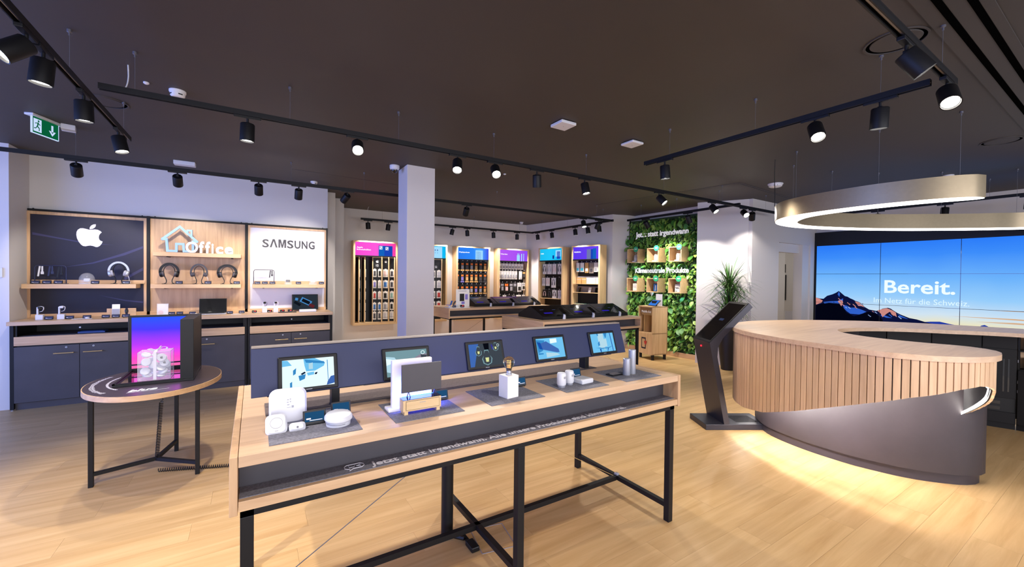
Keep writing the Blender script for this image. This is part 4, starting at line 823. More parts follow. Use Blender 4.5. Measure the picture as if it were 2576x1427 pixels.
# thermostats
for i, (x, y) in enumerate(((1.457, 1.782), (1.530, 1.802))):
    t = thing('radiator_thermostat', ('left', 'right')[i]+' one of two white radiator thermostats standing on the fourth mat', 'thermostat', (x, y, Z0), group='radiator thermostats')
    obj('knob', MB().lathe([(.024, .012), (.0265, .02), (.025, .074), (.022, .08), (.001, .081)], 28), 'white_plastic', t); obj('collar', MB().lathe([(.021, 0), (.022, .012), (.024, .013)], 28), 'silver', t)
    obj('display', MB().box(-.004, .014, -.0265, -.0235, .05, .062), 'grey_print', t)
o = solo('relay_box', MB().box(-.048, .048, -.045, .045, 0, .028, .007), 'white_plastic', 'flat white rounded box right of the radiator thermostats', 'device', (1.628, 1.80, Z0), .1, w=False)
for x, y, h, lab in ((1.99, 1.792, .108, 'short silver cylinder speaker on the fifth mat'), (2.048, 1.80, .158, 'tall silver cylinder speaker on the fifth mat')):
    t = thing('silver_cylinder', lab, 'cylinder device', (x, y, Z0)); obj('body', MB().lathe([(.022, .004), (.023, .008), (.023, h-.002), (.021, h), (.001, h)], 32), 'silver', t); obj('foot', MB().lathe([(.0, 0), (.026, 0), (.026, .003), (.022, .004)], 32), 'acrylic', t)
t = thing('flat_remote', 'black flat price display lying on the fifth mat', 'price display', (1.93, 1.84, Z0), .05); obj('body', MB().box(-.045, .045, -.03, .03, 0, .008, .002), 'black_plastic', t); obj('screen', MB().box(-.04, .04, -.025, .025, .008, .009), 'black_gloss', t)
# ------------------------------------------------------------------ round table with the lit cube
def round_table():
    t = thing('round_table', 'small oval table with a dark top, oak edge and black three-legged frame', 'table', (-.62, 4.1, 0)); n = 72
    el = lambda s: [(.40*s*math.cos(2*PI*k/n), .53*s*math.sin(2*PI*k/n)) for k in range(n)]
    m = MB().prism(el(1), .715, .7495, smooth=True); obj('tabletop', m, 'oak_x', t); obj('top_inlay', MB().prism(el(.985), .7493, .7515, smooth=True), 'tabletop_dark', t)
    legs = [(-.374, .02), (.254, -.115), (.05, .50)]; J = (-.03, .13)
    for x, y in legs:
        obj('leg', MB().box(x-.014, x+.014, y-.014, y+.014, 0, .715, .002), 'black_metal', t); obj('stretcher', MB().bar((x, y, .09), (J[0], J[1], .09), .025), 'black_metal', t)
    m = MB(); P = [(-.17, -.12), (.2, -.16), (.2, .14), (-.17, .14)]; m.prism(P, .675, .715); obj('cable_tray', m, 'black_metal', t)
    mb = text_mesh('blue', .088, bold=.03, ext=.0004, shear=.3, sx=1.0); obj('lettering', xform(mb, Matrix.Translation((-.10, -.395, .7522)) @ Matrix.Rotation(.12, 4, 'Z')), 'white_print', t)
    m = MB().bar((-.10, -.415, .752), (.12, -.39, .752), .002, .0006)
    obj('underline', m, 'white_print', t)
    random.seed(3); m = MB()
    for rr, hh in ((.87, .030), (.68, .018)):
        a = 2.65
        while a < 4.0:
            x, y = .40*rr*math.cos(a), .53*rr*math.sin(a); l = random.uniform(.004, .012)
            tx, ty = -.40*math.sin(a), .53*math.cos(a); L = math.hypot(tx, ty); tx /= L; ty /= L
            R = Matrix.Translation((x, y, .7517)) @ Matrix.Rotation(math.atan2(ty, tx), 4, 'Z'); h = hh*random.uniform(.5, 1)
            m.box(0, l*.3, -h/2, h/2, 0, .0006, 0, R).box(0, l, -h/2, -h/2+.004, 0, .0006, 0, R).box(0, l, h*.1, h*.1+.004, 0, .0006, 0, R); a += (l+.006)/.45
    obj('curved_lettering', m, 'white_print', t)
    # coiled cable
    t = thing('coiled_cable', 'black coiled cable hanging under the oval table and crossing the floor', 'cable', (-.62, 4.12, 0))
    c = MB(); P = [(-.60, 4.10, .69), (-.602, 4.1, .62), (-.59, 4.1, .585), (-.605, 4.1, .57)]; c.tube(catmull(P, .01), .004, 6); obj('lead', c, 'cable_black', t, True)
    N = 34; pts = [(-.60-.04*k/(N*8)+.012*math.cos(2*PI*k/8), 4.1+.1*k/(N*8)+.012*math.sin(2*PI*k/8), .565-.455*k/(N*8)) for k in range(N*8)]
    obj('hanging_coil', MB().tube(pts, .0035, 4), 'cable_black', t, True)
    pts = []; A, B = Vector((-.63, 4.17, .02)), Vector((.2, 3.85, .02)); N = 58
    for k in range(N*7):
        s = k/(N*7); p = A.lerp(B, s); pts.append((p.x+.006*math.cos(2*PI*k/7)*.3, p.y+.012*math.cos(2*PI*k/7), .016+.012*math.sin(2*PI*k/7)))
    obj('floor_coil', MB().tube(pts, .0032, 4), 'cable_black', t, True)
round_table()
grad('cube_picture', [(0, '#ff6fa6'), (.22, '#ff48c8'), (.48, '#b53cff'), (.78, '#4a3cff'), (1, '#2f55ff')], 1.0, 2, .02, .44, noise=.25)
t = thing('display_cube', 'black open display cube with a glowing pink to blue back wall', 'display case', (-.62, 4.14, .752))
obj('base', MB().box(-.835, -.38, 3.895, 4.425, .752, .768, .002), 'black_plastic', t, True)
obj('base_rim', MB().box(-.835, -.46, 3.895, 3.91, .768, .776).box(-.835, -.82, 3.895, 4.40, .768, .776), 'black_metal', t, True)
obj('mirror_floor', MB().box(-.80, -.46, 3.93, 4.38, .768, .7705), 'mirror_floor' if mat('mirror_floor', '#3a1a3c', .06, metal=.9) else 0, t, True)
bw = obj('back_wall', MB().box(-.848, -.38, 4.402, 4.43, .765, 1.215, .002), 'black_plastic', t, True)
obj('lit_picture', MB().box(-.826, -.462, 4.398, 4.4025, .79, 1.20), 'cube_picture', t, True); obj('picture_rail', MB().box(-.83, -.46, 4.385, 4.40, .815, .825), 'navy_print', t, True)
obj('side_wall', MB().box(-.462, -.382, 3.897, 4.402, .768, 1.215, .002), 'black_plastic', t, True)
ld = bpy.data.lights.new('cube_glow', 'AREA'); ld.shape = 'RECTANGLE'; ld.size = .34; ld.size_y = .38; ld.energy = .5; ld.color = (.9, .2, .9); o = bpy.data.objects.new('cube_glow', ld); COL.objects.link(o); o.location = (-.64, 4.39, 1.0); o.rotation_euler = (math.radians(-90), 0, 0)
def gift():
    cx, cy, z = -.618, 4.03, .771; w, d, h = .185, .15, .205
    t = thing('gift_box', 'clear acrylic gift box with a white ribbon inside the lit cube', 'gift box', (cx, cy, z))
    m = MB(); th = .002
    m.box(-w/2, w/2, -d/2, d/2, 0, th).box(-w/2, w/2, -d/2, -d/2+th, th, h).box(-w/2, w/2, d/2-th, d/2, th, h).box(-w/2, -w/2+th, -d/2, d/2, th, h).box(w/2-th, w/2, -d/2, d/2, th, h).box(-w/2, w/2, -d/2, d/2, h-th, h)
    obj('acrylic_case', m, 'acrylic', t)
    e = MB()
    for x in (-w/2, w/2):
        for y in (-d/2, d/2): e.bar((x, y, 0), (x, y, h), .002)
    for z_ in (0, h):
        for y in (-d/2, d/2): e.bar((-w/2, y, z_), (w/2, y, z_), .002)
        for x in (-w/2, w/2): e.bar((x, -d/2, z_), (x, d/2, z_), .002)
    obj('edges', e, 'card_grey', t)
    obj('ribbon', MB().box(-.006, .012, -d/2-.0015, -d/2-.0005, 0, h).box(-.006, .012, -d/2, d/2, h, h+.0012), 'white_matte', t)
    obj('bow', MB().tube(catmull([(.003, 0, h), (-.03, -.01, h+.02), (-.045, -.01, h+.015), (-.02, 0, h+.003), (.003, 0, h)], .01), 1, 4, flat=(.012, .002)).tube(catmull([(.003, 0, h), (.02, -.01, h+.02), (.03, -.01, h+.035)], .01), 1, 4, flat=(.012, .002)).tube(catmull([(.01, 0, h), (.04, -.01, h+.028), (.065, -.01, h+.022), (.06, 0, h+.008)], .01), 1, 4, flat=(.012, .002)), 'white_matte', t)
    random.seed(11); proto = None; k = 0
    tin = MB().lathe([(.001, 0), (.026, 0), (.028, .003), (.028, .009), (.026, .012), (.001, .0125)], 24)
    lid = MB().lathe([(.0285, .006), (.0295, .007), (.0285, .0085)], 24)
    spots = [(-.045, -.05, .105, 1.35, .2), (-.05, -.045, .045, 1.2, -.1), (.035, -.055, .13, 1.45, .1), (.05, -.05, .095, 1.35, -.1), (.03, -.045, .06, .8, .3), (.045, -.045, .035, .5, -.4), (-.04, -.04, .015, .3, .2), (.03, -.05, .012, .25, .1), (-.03, .02, .04, .6, .5), (.03, .03, .05, .5, -.5), (-.03, .03, .1, 1.0, .4), (.03, .03, .11, .9, -.3), (0, .0, .135, .3, .2), (-.05, -.02, .145, .5, .3), (.05, .0, .075, 1.0, .5), (-.01, -.03, .08, 1.1, .1), (.0, .0, .02, .1, .1), (-.045, .03, .015, .1, .1), (.045, .035, .015, .1, .1)]
    for x, y, zz, a, b in spots:
        if proto is None:
            t = thing('round_tin', '', 'tin'); obj('body', tin, 'white_plastic', t); obj('rim', lid, 'card_grey', t); proto = t
        else: t = dup(proto)
        t.location = (cx+x*1.1, cy+y, z+zz*1.15+.01); t.rotation_euler = (a, b, .1)
        if k in (2, 3):
            obj('emblem', fruit_logo(.017, Matrix.Translation((0, 0, .0127)), .0003), 'black_plastic', t); t['label'] = ('upper', 'lower')[k-2]+' white tin with a black fruit emblem in the gift box'; t['group'] = 'emblem tins in the gift box'
        else: t['label'] = 'plain round white tin piled in the clear gift box'; t['group'] = 'plain white tins in the gift box'
        k += 1
gift()
# ------------------------------------------------------------------ reception counter
OUT = [(4.299,.573),(4.191,.576),(4.092,.601),(3.982,.644),(3.889,.71),(3.801,.798),(3.745,.897),(3.710,1.0),(3.703,1.13),(3.72,1.289),(3.742,1.45),(3.767,1.6),(3.80,1.74),(3.862,1.9),(3.94,2.06),(4.03,2.19),(4.14,2.31),(4.30,2.43),(4.5,2.53),(4.76,2.61),(5.05,2.635),(5.418,2.56),(5.734,2.44),(6.05,2.26),(6.42,1.97),(6.68,1.62),(6.84,1.25),(6.96,.79),(7.0,.3),(6.95,-.2)]
INN = [(6.35,-.2),(6.40,.3),(6.29,.71),(6.14,1.0),(6.03,1.13),(5.92,1.30),(5.77,1.47),(5.573,1.62),(5.35,1.72),(5.129,1.755),(4.95,1.73),(4.78,1.64),(4.667,1.52),(4.6,1.40),(4.565,1.27),(4.558,1.13),(4.575,.99),(4.61,.87),(4.612,.77),(4.575,.69),(4.51,.63),(4.41,.59)]
def offset(path, d):
    """shift an open 2D path sideways (positive: to its left)"""
    r = []
    for i, p in enumerate(path):
        a = path[max(i-1, 0)]; b = path[min(i+1, len(path)-1)]; tx, ty = b[0]-a[0], b[1]-a[1]; l = math.hypot(tx, ty) or 1
        r.append((p[0]-ty/l*d, p[1]+tx/l*d))
    return r
def ribbon(m, path, d, z0, z1, smooth=True):
    """wall along path, thickness d towards the left; z0 may be a list"""
    q = offset(path, d); n = len(path); z0 = z0 if isinstance(z0, list) else [z0]*n; z1 = z1 if isinstance(z1, list) else [z1]*n
    vs = [(p[0], p[1], z0[i]) for i, p in enumerate(path)]+[(p[0], p[1], z1[i]) for i, p in enumerate(path)]+[(p[0], p[1], z0[i]) for i, p in enumerate(q)]+[(p[0], p[1], z1[i]) for i, p in enumerate(q)]
    fs = []
    for i in range(n-1):
        fs += [(i, i+1, n+i+1, n+i), (2*n+i+1, 2*n+i, 3*n+i, 3*n+i+1)]
    m.add(vs, fs, smooth); fs = []
    for i in range(n-1): fs += [(n+i, n+i+1, 3*n+i+1, 3*n+i), (i+1, i, 2*n+i, 2*n+i+1)]
    fs += [(0, n, 3*n, 2*n), (n-1, 3*n-1, 4*n-1, 2*n-1)]; m.add(vs, fs); return m
def reception():
    T = thing('reception_counter', 'large curved oak reception counter with vertical slats and dark base', 'counter', (5.3, 1.4, 0))
    out = catmull([(p[0], p[1], 0) for p in OUT], .05); inn = catmull([(p[0], p[1], 0) for p in INN], .05)
    out = [(p[0], p[1]) for p in out]; inn = [(p[0], p[1]) for p in inn]
    loop = out+inn; m = MB(); n = len(loop)
    L2 = offset(loop+[loop[0]], 0)[:n]
    m.prism(loop, 1.03, 1.068, smooth=True); obj('countertop', m, 'oak_top', T, True)
    # slats: from the inner side of the tip round the outside
    path = [(4.552, 1.2), (4.56, 1.08), (4.58, .96), (4.605, .86), (4.602, .77), (4.565, .70), (4.50, .645), (4.41, .605)]+[(p[0], p[1]) for p in out[::1]][1:]
    path = [path[0]]+path[1:]; base = offset(path, -.022)
    # arc-length resample, pitch .0447
    base3 = catmull([(p[0], p[1], 0) for p in base], .01); acc = 0; pts = [base3[0]]; last = base3[0]; P = .0447; cum = [0]
    for p in base3[1:]:
        d = math.dist(p, last)
        while acc+d >= P:
            k = (P-acc)/d; last = tuple(last[i]+(p[i]-last[i])*k for i in range(3)); pts.append(last); d = math.dist(p, last); acc = 0
        acc += d; last = p
    # bottom of the slats against y along the front
    tab = [(-.68, .42), (-.40, .64), (-.20, .78), (.0, .86), (.10, .87), (.22, .853), (.50, .77), (.72, .682), (.95, .587), (1.22, .476), (1.52, .368), (1.80, .325), (2.3, .315), (9, .315)]
    def zb(s):
        for (a, za), (b, zb_) in zip(tab, tab[1:]):
            if s <= b: return za+(zb_-za)*(s-a)/(b-a)
        return .315
    # arc length measured from the front-most corner of the tip (x=4.07)
    i0 = min(range(len(pts)), key=lambda i: math.dist(pts[i][:2], (4.05, .64)))
    N = 0; zs = []; bm_ = {}
    for i in range(len(pts)-1):
        s = (i-i0)*P+.10; z0 = zb(s); zs.append(z0)
        z1 = zb(s+P); a, b = pts[i], pts[i+1]; ang = math.atan2(b[1]-a[1], b[0]-a[0]); cx, cy = (a[0]+b[0])/2, (a[1]+b[1])/2
        if i > 104: continue
        hw = P/2-.0028; za, zc = z0+(z1-z0)*.06, z0+(z1-z0)*.94
        vs = [(-hw, -.009, za), (hw, -.009, zc), (hw, .005, zc), (hw-.0015, .0065, zc), (-hw+.0015, .0065, za), (-hw, .005, za)]; vs += [(x, y, 1.029) for x, y, _ in vs]
        m = MB().add(vs, [(5, 4, 3, 2, 1, 0), (6, 7, 8, 9, 10, 11)]+[(k, (k+1) % 6, 6+(k+1) % 6, 6+k) for k in range(6)])
        o = obj('slat', m, 'oak_slat', T); o.location = (cx-5.3, cy-1.4, 0); o.rotation_euler = (0, 0, ang)
    bp = [(p[0], p[1]) for p in pts]; zs.append(zs[-1])
    m = ribbon(MB(), offset(bp, -.008)[:106], -.010, [z+.002 for z in zs][:106], 1.03); obj('slat_backing', m, 'black_plastic', T, True)
    m = ribbon(MB(), offset(bp, .004)[105:], -.014, .1, 1.03); obj('rear_skirt', m, 'oak_slat', T, True)
    # light strip behind the lower edge of the slats
    q = offset(bp, -.026)
    for i0_, i1_, mt in ((0, 26, 'led_warm'), (25, 62, 'led_strong'), (61, 106, 'led_soft')): obj('light_strip', ribbon(MB(), q[i0_:i1_], -.004, [z+(.032 if i0_ else .006) for z in zs][i0_:i1_], [z+(.052 if i0_ else .026) for z in zs][i0_:i1_]), mt, T, True)
    # dark body
    B = [(4.86,.80),(4.84,.735),(4.78,.705),(4.70,.715),(4.62,.75),(4.54,.813),(4.455,.905),(4.388,.995),(4.335,1.1),(4.30,1.206),(4.265,1.35),(4.255,1.5),(4.262,1.7),(4.30,1.9),(4.365,2.08),(4.45,2.2),(4.6,2.33),(4.8,2.42),(5.05,2.45),(5.4,2.39),(5.7,2.27),(6.0,2.1),(6.3,1.86),(6.3,1.8),(6.0,1.95),(5.6,2.05),(5.2,2.1),(4.85,2.02),(4.64,1.8),(4.52,1.5),(4.50,1.3),(4.53,1.1),(4.64,.95),(4.78,.87)]
    body = [(p[0], p[1]) for p in catmull([(p[0], p[1], 0) for p in B], .05, True)]
    obj('body', MB().prism(body, .085, 1.03, smooth=True), 'concrete_dark', T, True)
    cx = sum(p[0] for p in body)/len(body); m = MB(); pl = offset(body+[body[0]], .03 if 1 else 0)[:-1]
    a = sum(body[i][0]*body[(i+1) % len(body)][1]-body[(i+1) % len(body)][0]*body[i][1] for i in range(len(body)))
    if a < 0: pl = offset(body+[body[0]], -.03)[:-1]
    obj('plinth', MB().prism(pl, 0, .085, smooth=True), 'plinth_dark', T, True)
    # inner skirt of the tip
    sk = offset([(p[0], p[1]) for p in inn if p[0] < 5.2], .03)
reception()
def back_cabinets():
    F = [(5.62, 2.16), (5.98, 1.99), (6.33, 1.73), (6.56, 1.40), (6.72, 1.04), (6.80, .80), (6.84, .38), (6.84, .0)]
    for i in range(len(F)-1):
        a, b = Vector(F[i]), Vector(F[i+1]); L = (b-a).length; ang = math.atan2(b.y-a.y, b.x-a.x)
        t = thing('back_cabinet', f'black cabinet under the rear arc of the counter, {ORD[i]} from the left', 'cabinet', (a.x, a.y, 0), ang, 'black cabinets under the rear counter arc'); open_ = i == 5
        if open_: obj('carcass', MB().box(.0, .015, 0, .20, .06, 1.028).box(L-.015, L, 0, .20, .06, 1.028).box(0, L, .19, .2, .06, 1.028).box(0, L, 0, .2, .06, .65).box(0, L, .0, .19, .835, .85), 'black_plastic', t)
        else: obj('carcass', MB().box(.0, L, .016, .20, .06, 1.028), 'black_plastic', t)
        obj('plinth', MB().box(.0, L, .03, .05, 0, .06), 'cabinet_black', t)
        if not open_:
            d = obj('drawer', MB().box(.004, L-.004, 0, .016, .86, 1.02, .002), 'cabinet_black', t); obj('handle', MB().box(L*.5-.05, L*.5+.05, -.004, .001, 1.0, 1.022), 'black_gloss', d)
            d = obj('door', MB().box(.004, L-.004, 0, .016, .33, .855, .002), 'cabinet_black', t)
            obj('grip_slot', MB().box(L*.6, L*.6+.012, -.002, .001, .4, .75).box(L*.6+.035, L*.6+.047, -.002, .001, .4, .75), 'black_gloss', d)
            for z in (.2, .26): obj('cable_slot', MB().box(L*.1, L*.55, -.001, .017, z, z+.035), 'black_gloss', t)
            d = obj('drawer', MB().box(.004, L-.004, .0, .016, .065, .18, .002), 'cabinet_black', t)
        else: obj('door', MB().box(.004, L-.004, -.012, .004, .07, .64, .002), 'cabinet_black', t)
        for z in (.72, .5, .4): obj('hinge', MB().box(.001, .006, -.004, .0, z, z+.03), 'silver', t)
    a = Vector(F[5]); ang = math.atan2(F[6][1]-F[5][1], F[6][0]-F[5][0])
    for z, nm in ((.651, 'lower'), (.851, 'upper')):
        t = thing('printer', f'silver black printer on the {nm} shelf of the open cabinet behind the counter', 'printer', (a.x, a.y, z), ang)
        obj('body', MB().box(.05, .36, .02, .18, 0, .12, .01), 'black_plastic', t); obj('front_tray', MB().box(.06, .35, .01, .03, .03, .06, .004), 'silver', t); obj('blue_light', MB().box(.12, .2, .006, .012, .07, .09), 'tag_screen', t)
back_cabinets()
# ------------------------------------------------------------------ ring lamp
def ring_lamp():
    T = thing('ring_lamp', 'large champagne metal ring lamp with a glowing white underside above the counter', 'lamp', (6.2, 1.6, 2.25))
    o = [(5.075,.785),(4.99,.815),(4.89,.93),(4.82,1.1),(4.775,1.32),(4.765,1.5),(4.79,1.755),(4.85,2.03),(4.98,2.27),(5.2,2.45),(5.45,2.55),(5.72,2.58),(6.0,2.56),(6.3,2.48),(6.6,2.36),(6.9,2.21),(7.2,2.03),(7.5,1.82),(7.75,1.6),(8.0,1.38),(8.2,1.15),(8.38,.9),(8.48,.5),(8.5,.0)]
    i_ = [(8.26,.0),(8.24,.45),(8.12,.90),(7.9,1.16),(7.65,1.40),(7.38,1.625),(7.1,1.85),(6.85,2.02),(6.55,2.17),(6.29,2.28),(6.05,2.36),(5.78,2.40),(5.5,2.34),(5.26,2.2),(5.1,2.04),(5.01,1.83),(4.98,1.6),(4.985,1.4),(5.01,1.15),(5.085,.90),(5.10,.84)]
    O = [(p[0], p[1]) for p in catmull([(*p, 0) for p in o], .05)]; I = [(p[0], p[1]) for p in catmull([(*p, 0) for p in i_], .05)]
    obj('body', MB().prism(O+I, 2.256, 2.44, smooth=True), 'champagne', T, True)
    loop = O+I; n = len(loop); a = sum(loop[k][0]*loop[(k+1) % n][1]-loop[(k+1) % n][0]*loop[k][1] for k in range(n)); s = .008 if a > 0 else -.008
    q = offset([loop[-1]]+loop+[loop[0]], s)[1:-1]
    obj('diffuser', MB().prism(q, 2.248, 2.257), 'ring_light', T, True)
    for x, y in ((5.0, 1.45), (5.05, .93), (5.12, 2.2), (5.7, 2.48), (6.4, 2.33), (7.0, 2.03), (7.6, 1.56), (8.15, 1.0)):
        w_ = obj('suspension_wire', MB().tube([(x, y, 2.44), (x, y, 3.0)], .0012, 5), 'wire', T, True); obj('ceiling_cap', MB().lathe([(.012, 3.0), (.012, 2.985), (.005, 2.98), (.005, 2.965)], 12, Matrix.Translation((x, y, 0))), 'wire', T, True)
    obj('power_cable', MB().tube(catmull([(5.27, 2.49, 2.44), (5.27, 2.49, 2.6), (5.275, 2.5, 2.8), (5.26, 2.49, 3.0)], .04), .004, 6), 'cable_black', T, True)
ring_lamp()
# ------------------------------------------------------------------ video wall
def video_wall():
    T = thing('video_wall', 'wide video wall with mountain at dawn and the word Bereit behind the counter', 'video wall', (9.93, 2.3, 0))
    yl = 3.825; W = 1.0245; HH = .577; zt = 2.283
    obj('surround', MB().box(9.86, 9.93, -1.6, 3.895, .3, 2.556, .003), 'black_plastic', T, True)
    grad('dawn_sky', [(0, '#f6d98e'), (.10, '#f5e5a6'), (.22, '#cfe3f2'), (.40, '#97cdfb'), (.62, '#6db3fb'), (.85, '#3d8dfa'), (1, '#2b7cf8')], .9, 2, .62, 2.28, noise=.10)
    for r in range(4):
        for c in range(5):
            y1 = yl-c*W; z1 = zt-r*HH
            if z1-HH < .2: continue
            obj('display', MB().box(9.845, 9.86, y1-W+.0035, y1-.0035, z1-HH+.0025, z1-.0025), 'dawn_sky', T, True)
    def poly(nm, pts, m_, x): obj(nm, MB().add([(x, y, z) for y, z in pts], [tuple(range(len(pts)))]), m_, T, True)
    def cut(nm, pts, m_, x):
        """picture pieces, each display shows its own part: thin dark seams stay visible in front"""
        poly(nm, pts, m_, x)
    emis('mt_navy', '#121a4e', .5); emis('mt_dark', '#070a20', .4); emis('mt_snow', '#3a72ee', .62); emis('mt_blue', '#2b48c4', .6); emis('mt_rose', '#e59a92', .7); emis('mt_pale', '#a9c4f6', .8); emis('wall_white_text', '#e8f8ff', .98); emis('wall_pale_text', '#d8f2ff', .95); emis('cloud_pink', '#efc6a0', .7)
    ridge = [(3.822,1.222),(3.75,1.204),(3.688,1.201),(3.627,1.264),(3.537,1.298),(3.48,1.33),(3.431,1.369),(3.40,1.34),(3.374,1.314),(3.33,1.271),(3.29,1.262),(3.244,1.231),(3.2,1.21),(3.159,1.183),(3.115,1.17),(3.075,1.145),(3.02,1.079),(2.952,1.033),(2.846,1.015),(2.8,1.03),(2.757,1.063),(2.681,1.085),(2.64,1.07),(2.606,1.041),(2.55,1.0),(2.507,.975),(2.387,.921),(2.294,.906),(2.18,.869),(2.092,.85),(2.006,.84),(1.85,.80),(1.7,.72),(1.6,.6),(3.822,.6)]
    poly('mountain', ridge, 'mt_navy', 9.8442)
    poly('distant_hills', [(2.25,.86),(2.12,.883),(2.006,.893),(1.899,.868),(1.80,.85),(1.7,.83),(1.7,.6),(2.25,.6)], 'mt_blue', 9.8445); poly('distant_hills', [(1.57,.84),(1.535,.875),(1.502,.889),(1.47,.872),(1.44,.84),(1.3,.8),(1.3,.6),(1.6,.6)], 'mt_blue', 9.8445)
    for P in ([(3.687,1.137),(3.57,1.155),(3.445,1.168),(3.40,1.2),(3.358,1.226),(3.365,1.15),(3.377,1.083),(3.474,1.122),(3.56,1.09),(3.655,1.075)], [(3.363,1.10),(3.298,1.085),(3.24,1.05),(3.156,1.055),(3.06,1.02),(2.991,.988),(3.05,.95),(3.099,.928),(3.238,.931),(3.30,.98),(3.34,1.03)], [(2.76,1.0),(2.72,.94),(2.62,.9),(2.70,.90),(2.78,.93)], [(3.43,1.36),(3.45,1.30),(3.42,1.25),(3.41,1.31)], [(2.56,.985),(2.45,.93),(2.40,.90),(2.52,.93)]): poly('snow_field', P, 'mt_snow', 9.8438)
    poly('dark_slope', [(3.819,1.065),(3.70,1.1),(3.594,1.124),(3.415,1.116),(3.35,1.03),(3.296,.947),(3.181,.886),(3.05,.94),(2.951,1.0),(2.85,.96),(2.80,.92),(2.754,.86),(2.70,.6),(3.819,.6)], 'mt_dark', 9.8435)
    random.seed(5)
    for P in ([(3.445,1.159),(3.41,1.18),(3.372,1.19),(3.357,1.137),(3.375,1.10),(3.384,1.065),(3.41,1.11)], [(3.172,1.174),(3.11,1.16),(3.075,1.136),(3.02,1.071),(3.07,1.09),(3.115,1.091)], [(2.833,1.024),(2.76,1.055),(2.694,1.076),(2.62,1.04),(2.569,1.003),(2.555,.923),(2.60,.96),(2.655,1.013),(2.70,.97),(2.754,.906),(2.78,.97)], [(3.822,1.222),(3.76,1.2),(3.70,1.165),(3.72,1.12),(3.816,1.074)]): poly('sunlit_rock', P, 'mt_rose', 9.8432)
    for k in range(26):
        y, z = random.choice([(3.42, 1.12), (3.3, 1.05), (3.12, 1.12), (2.7, 1.02), (2.62, .96), (2.9, .99), (3.5, 1.2), (3.35, 1.2)]); y += random.uniform(-.09, .09); z += random.uniform(-.05, .03); l = random.uniform(.015, .05)
        poly('snow_streak', [(y, z), (y-l, z-l*.9), (y-l*.8, z-l*1.1), (y+.004, z-.012)], random.choice(['mt_snow', 'mt_navy', 'mt_pale', 'mt_rose']), 9.843-.0001*(k % 5))
    for P in ([(1.9,1.0),(1.2,1.01),(.6,.99),(.6,.975),(1.3,.99)], [(1.6,.93),(1.2,.95),(.6,.94),(.6,.92),(1.2,.925)], [(1.45,1.12),(1.0,1.135),(.6,1.13),(.6,1.115),(1.1,1.12)]): poly('dawn_cloud', P, 'cloud_pink', 9.8443)
    mb = fit_text('Bereit.', 0, .905, bold=.018, ext=.0003, h=.238); [obj('headline_word', xform(wd, Matrix.Translation((9.8425, 2.737, 1.362)) @ SIDEM), 'wall_white_text', T, True) for wd in words(mb, .2)]
    mb = fit_text('Im Netz für die Schweiz.', 0, 1.215, bold=.0, ext=.0003, h=.098); [obj('caption_word', xform(wd, Matrix.Translation((9.8425, 2.885, 1.172)) @ SIDEM), 'wall_pale_text', T, True) for wd in words(mb, .022)]
    m = MB()
    for c in range(1, 5): m.box(9.8415, 9.8445, yl-c*W-.0035, yl-c*W+.0035, .3, zt)
    for r in range(1, 4): m.box(9.8415, 9.8445, -1.3, yl, zt-r*HH-.003, zt-r*HH+.003)
    obj('bezel_grid', m, 'black_gloss', T, True)
video_wall()
# ------------------------------------------------------------------ slanted touch kiosk
def kiosk():
    ang = math.atan2(-.507, .862); T = thing('touch_kiosk', 'dark slanted touch screen kiosk on a flat base beside the counter', 'kiosk', (3.963, 2.495, 0), ang)
    M = Matrix(((1, 0, 0), (0, 0, 1), (0, 1, 0))).to_4x4()      # profile (u,z) extruded along local y
    D = .362
    obj('base', MB().box(0, .68, 0, D, 0, .058, .004), 'stand_dark', T)
    m = MB(); P = [(.193, .056), (.251, .056), (.109, .76), (.115, .86), (.164, .955), (.471, 1.276), (.433, 1.318), (.026, .905)]
    n = len(P); vs = [(u, 0.001, z) for u, z in P]+[(u, D-.001, z) for u, z in P]; m.add(vs, [tuple(range(n)), tuple(range(2*n-1, n-1, -1))]+[(i, n+i, n+(i+1) % n, (i+1) % n) for i in range(n)])
    obj('column', m, 'stand_dark', T)
    d = Vector((.433-.026, 0, 1.318-.905)).normalized(); nrm = Vector((-d.z, 0, d.x)); o = Vector((.026, 0, .905))
    def face(a, b, c, e, k): return [o+d*x+nrm*k+Vector((0, y, 0)) for x, y in ((a, c), (b, c), (b, e), (a, e))]
    L = math.hypot(.407, .413)
    f = obj('screen_frame', MB().add(face(.004, L-.004, .006, D-.006, .001)+face(.004, L-.004, .006, D-.006, .004), [(4, 5, 6, 7), (0, 1, 5, 4), (1, 2, 6, 5), (2, 3, 7, 6), (3, 0, 4, 7)]), 'black_metal', T)
    obj('screen', MB().add(face(.03, L-.03, .026, D-.026, .0045), [(0, 1, 2, 3)]), 'black_gloss', f)
    emis('dim_screen', '#55618c', .35); obj('screen_words', MB().add(face(.30, .33, .14, .22, .005), [(0, 1, 2, 3)]), 'dim_screen', f)
    obj('red_button', MB().lathe([(.010, 0), (.010, .006), (.006, .010), (.001, .011)], 14, Matrix.Translation((.038, D*.55, .845)) @ Matrix.Rotation(-PI/2, 4, 'Y')), 'red_led', T)
    m = MB()
    for k in range(18): m.box(.36, .60, .07+k*.012, .0735+k*.012, .058, .0592)
    obj('ventilation_slots', m, 'black_gloss', T)
kiosk()
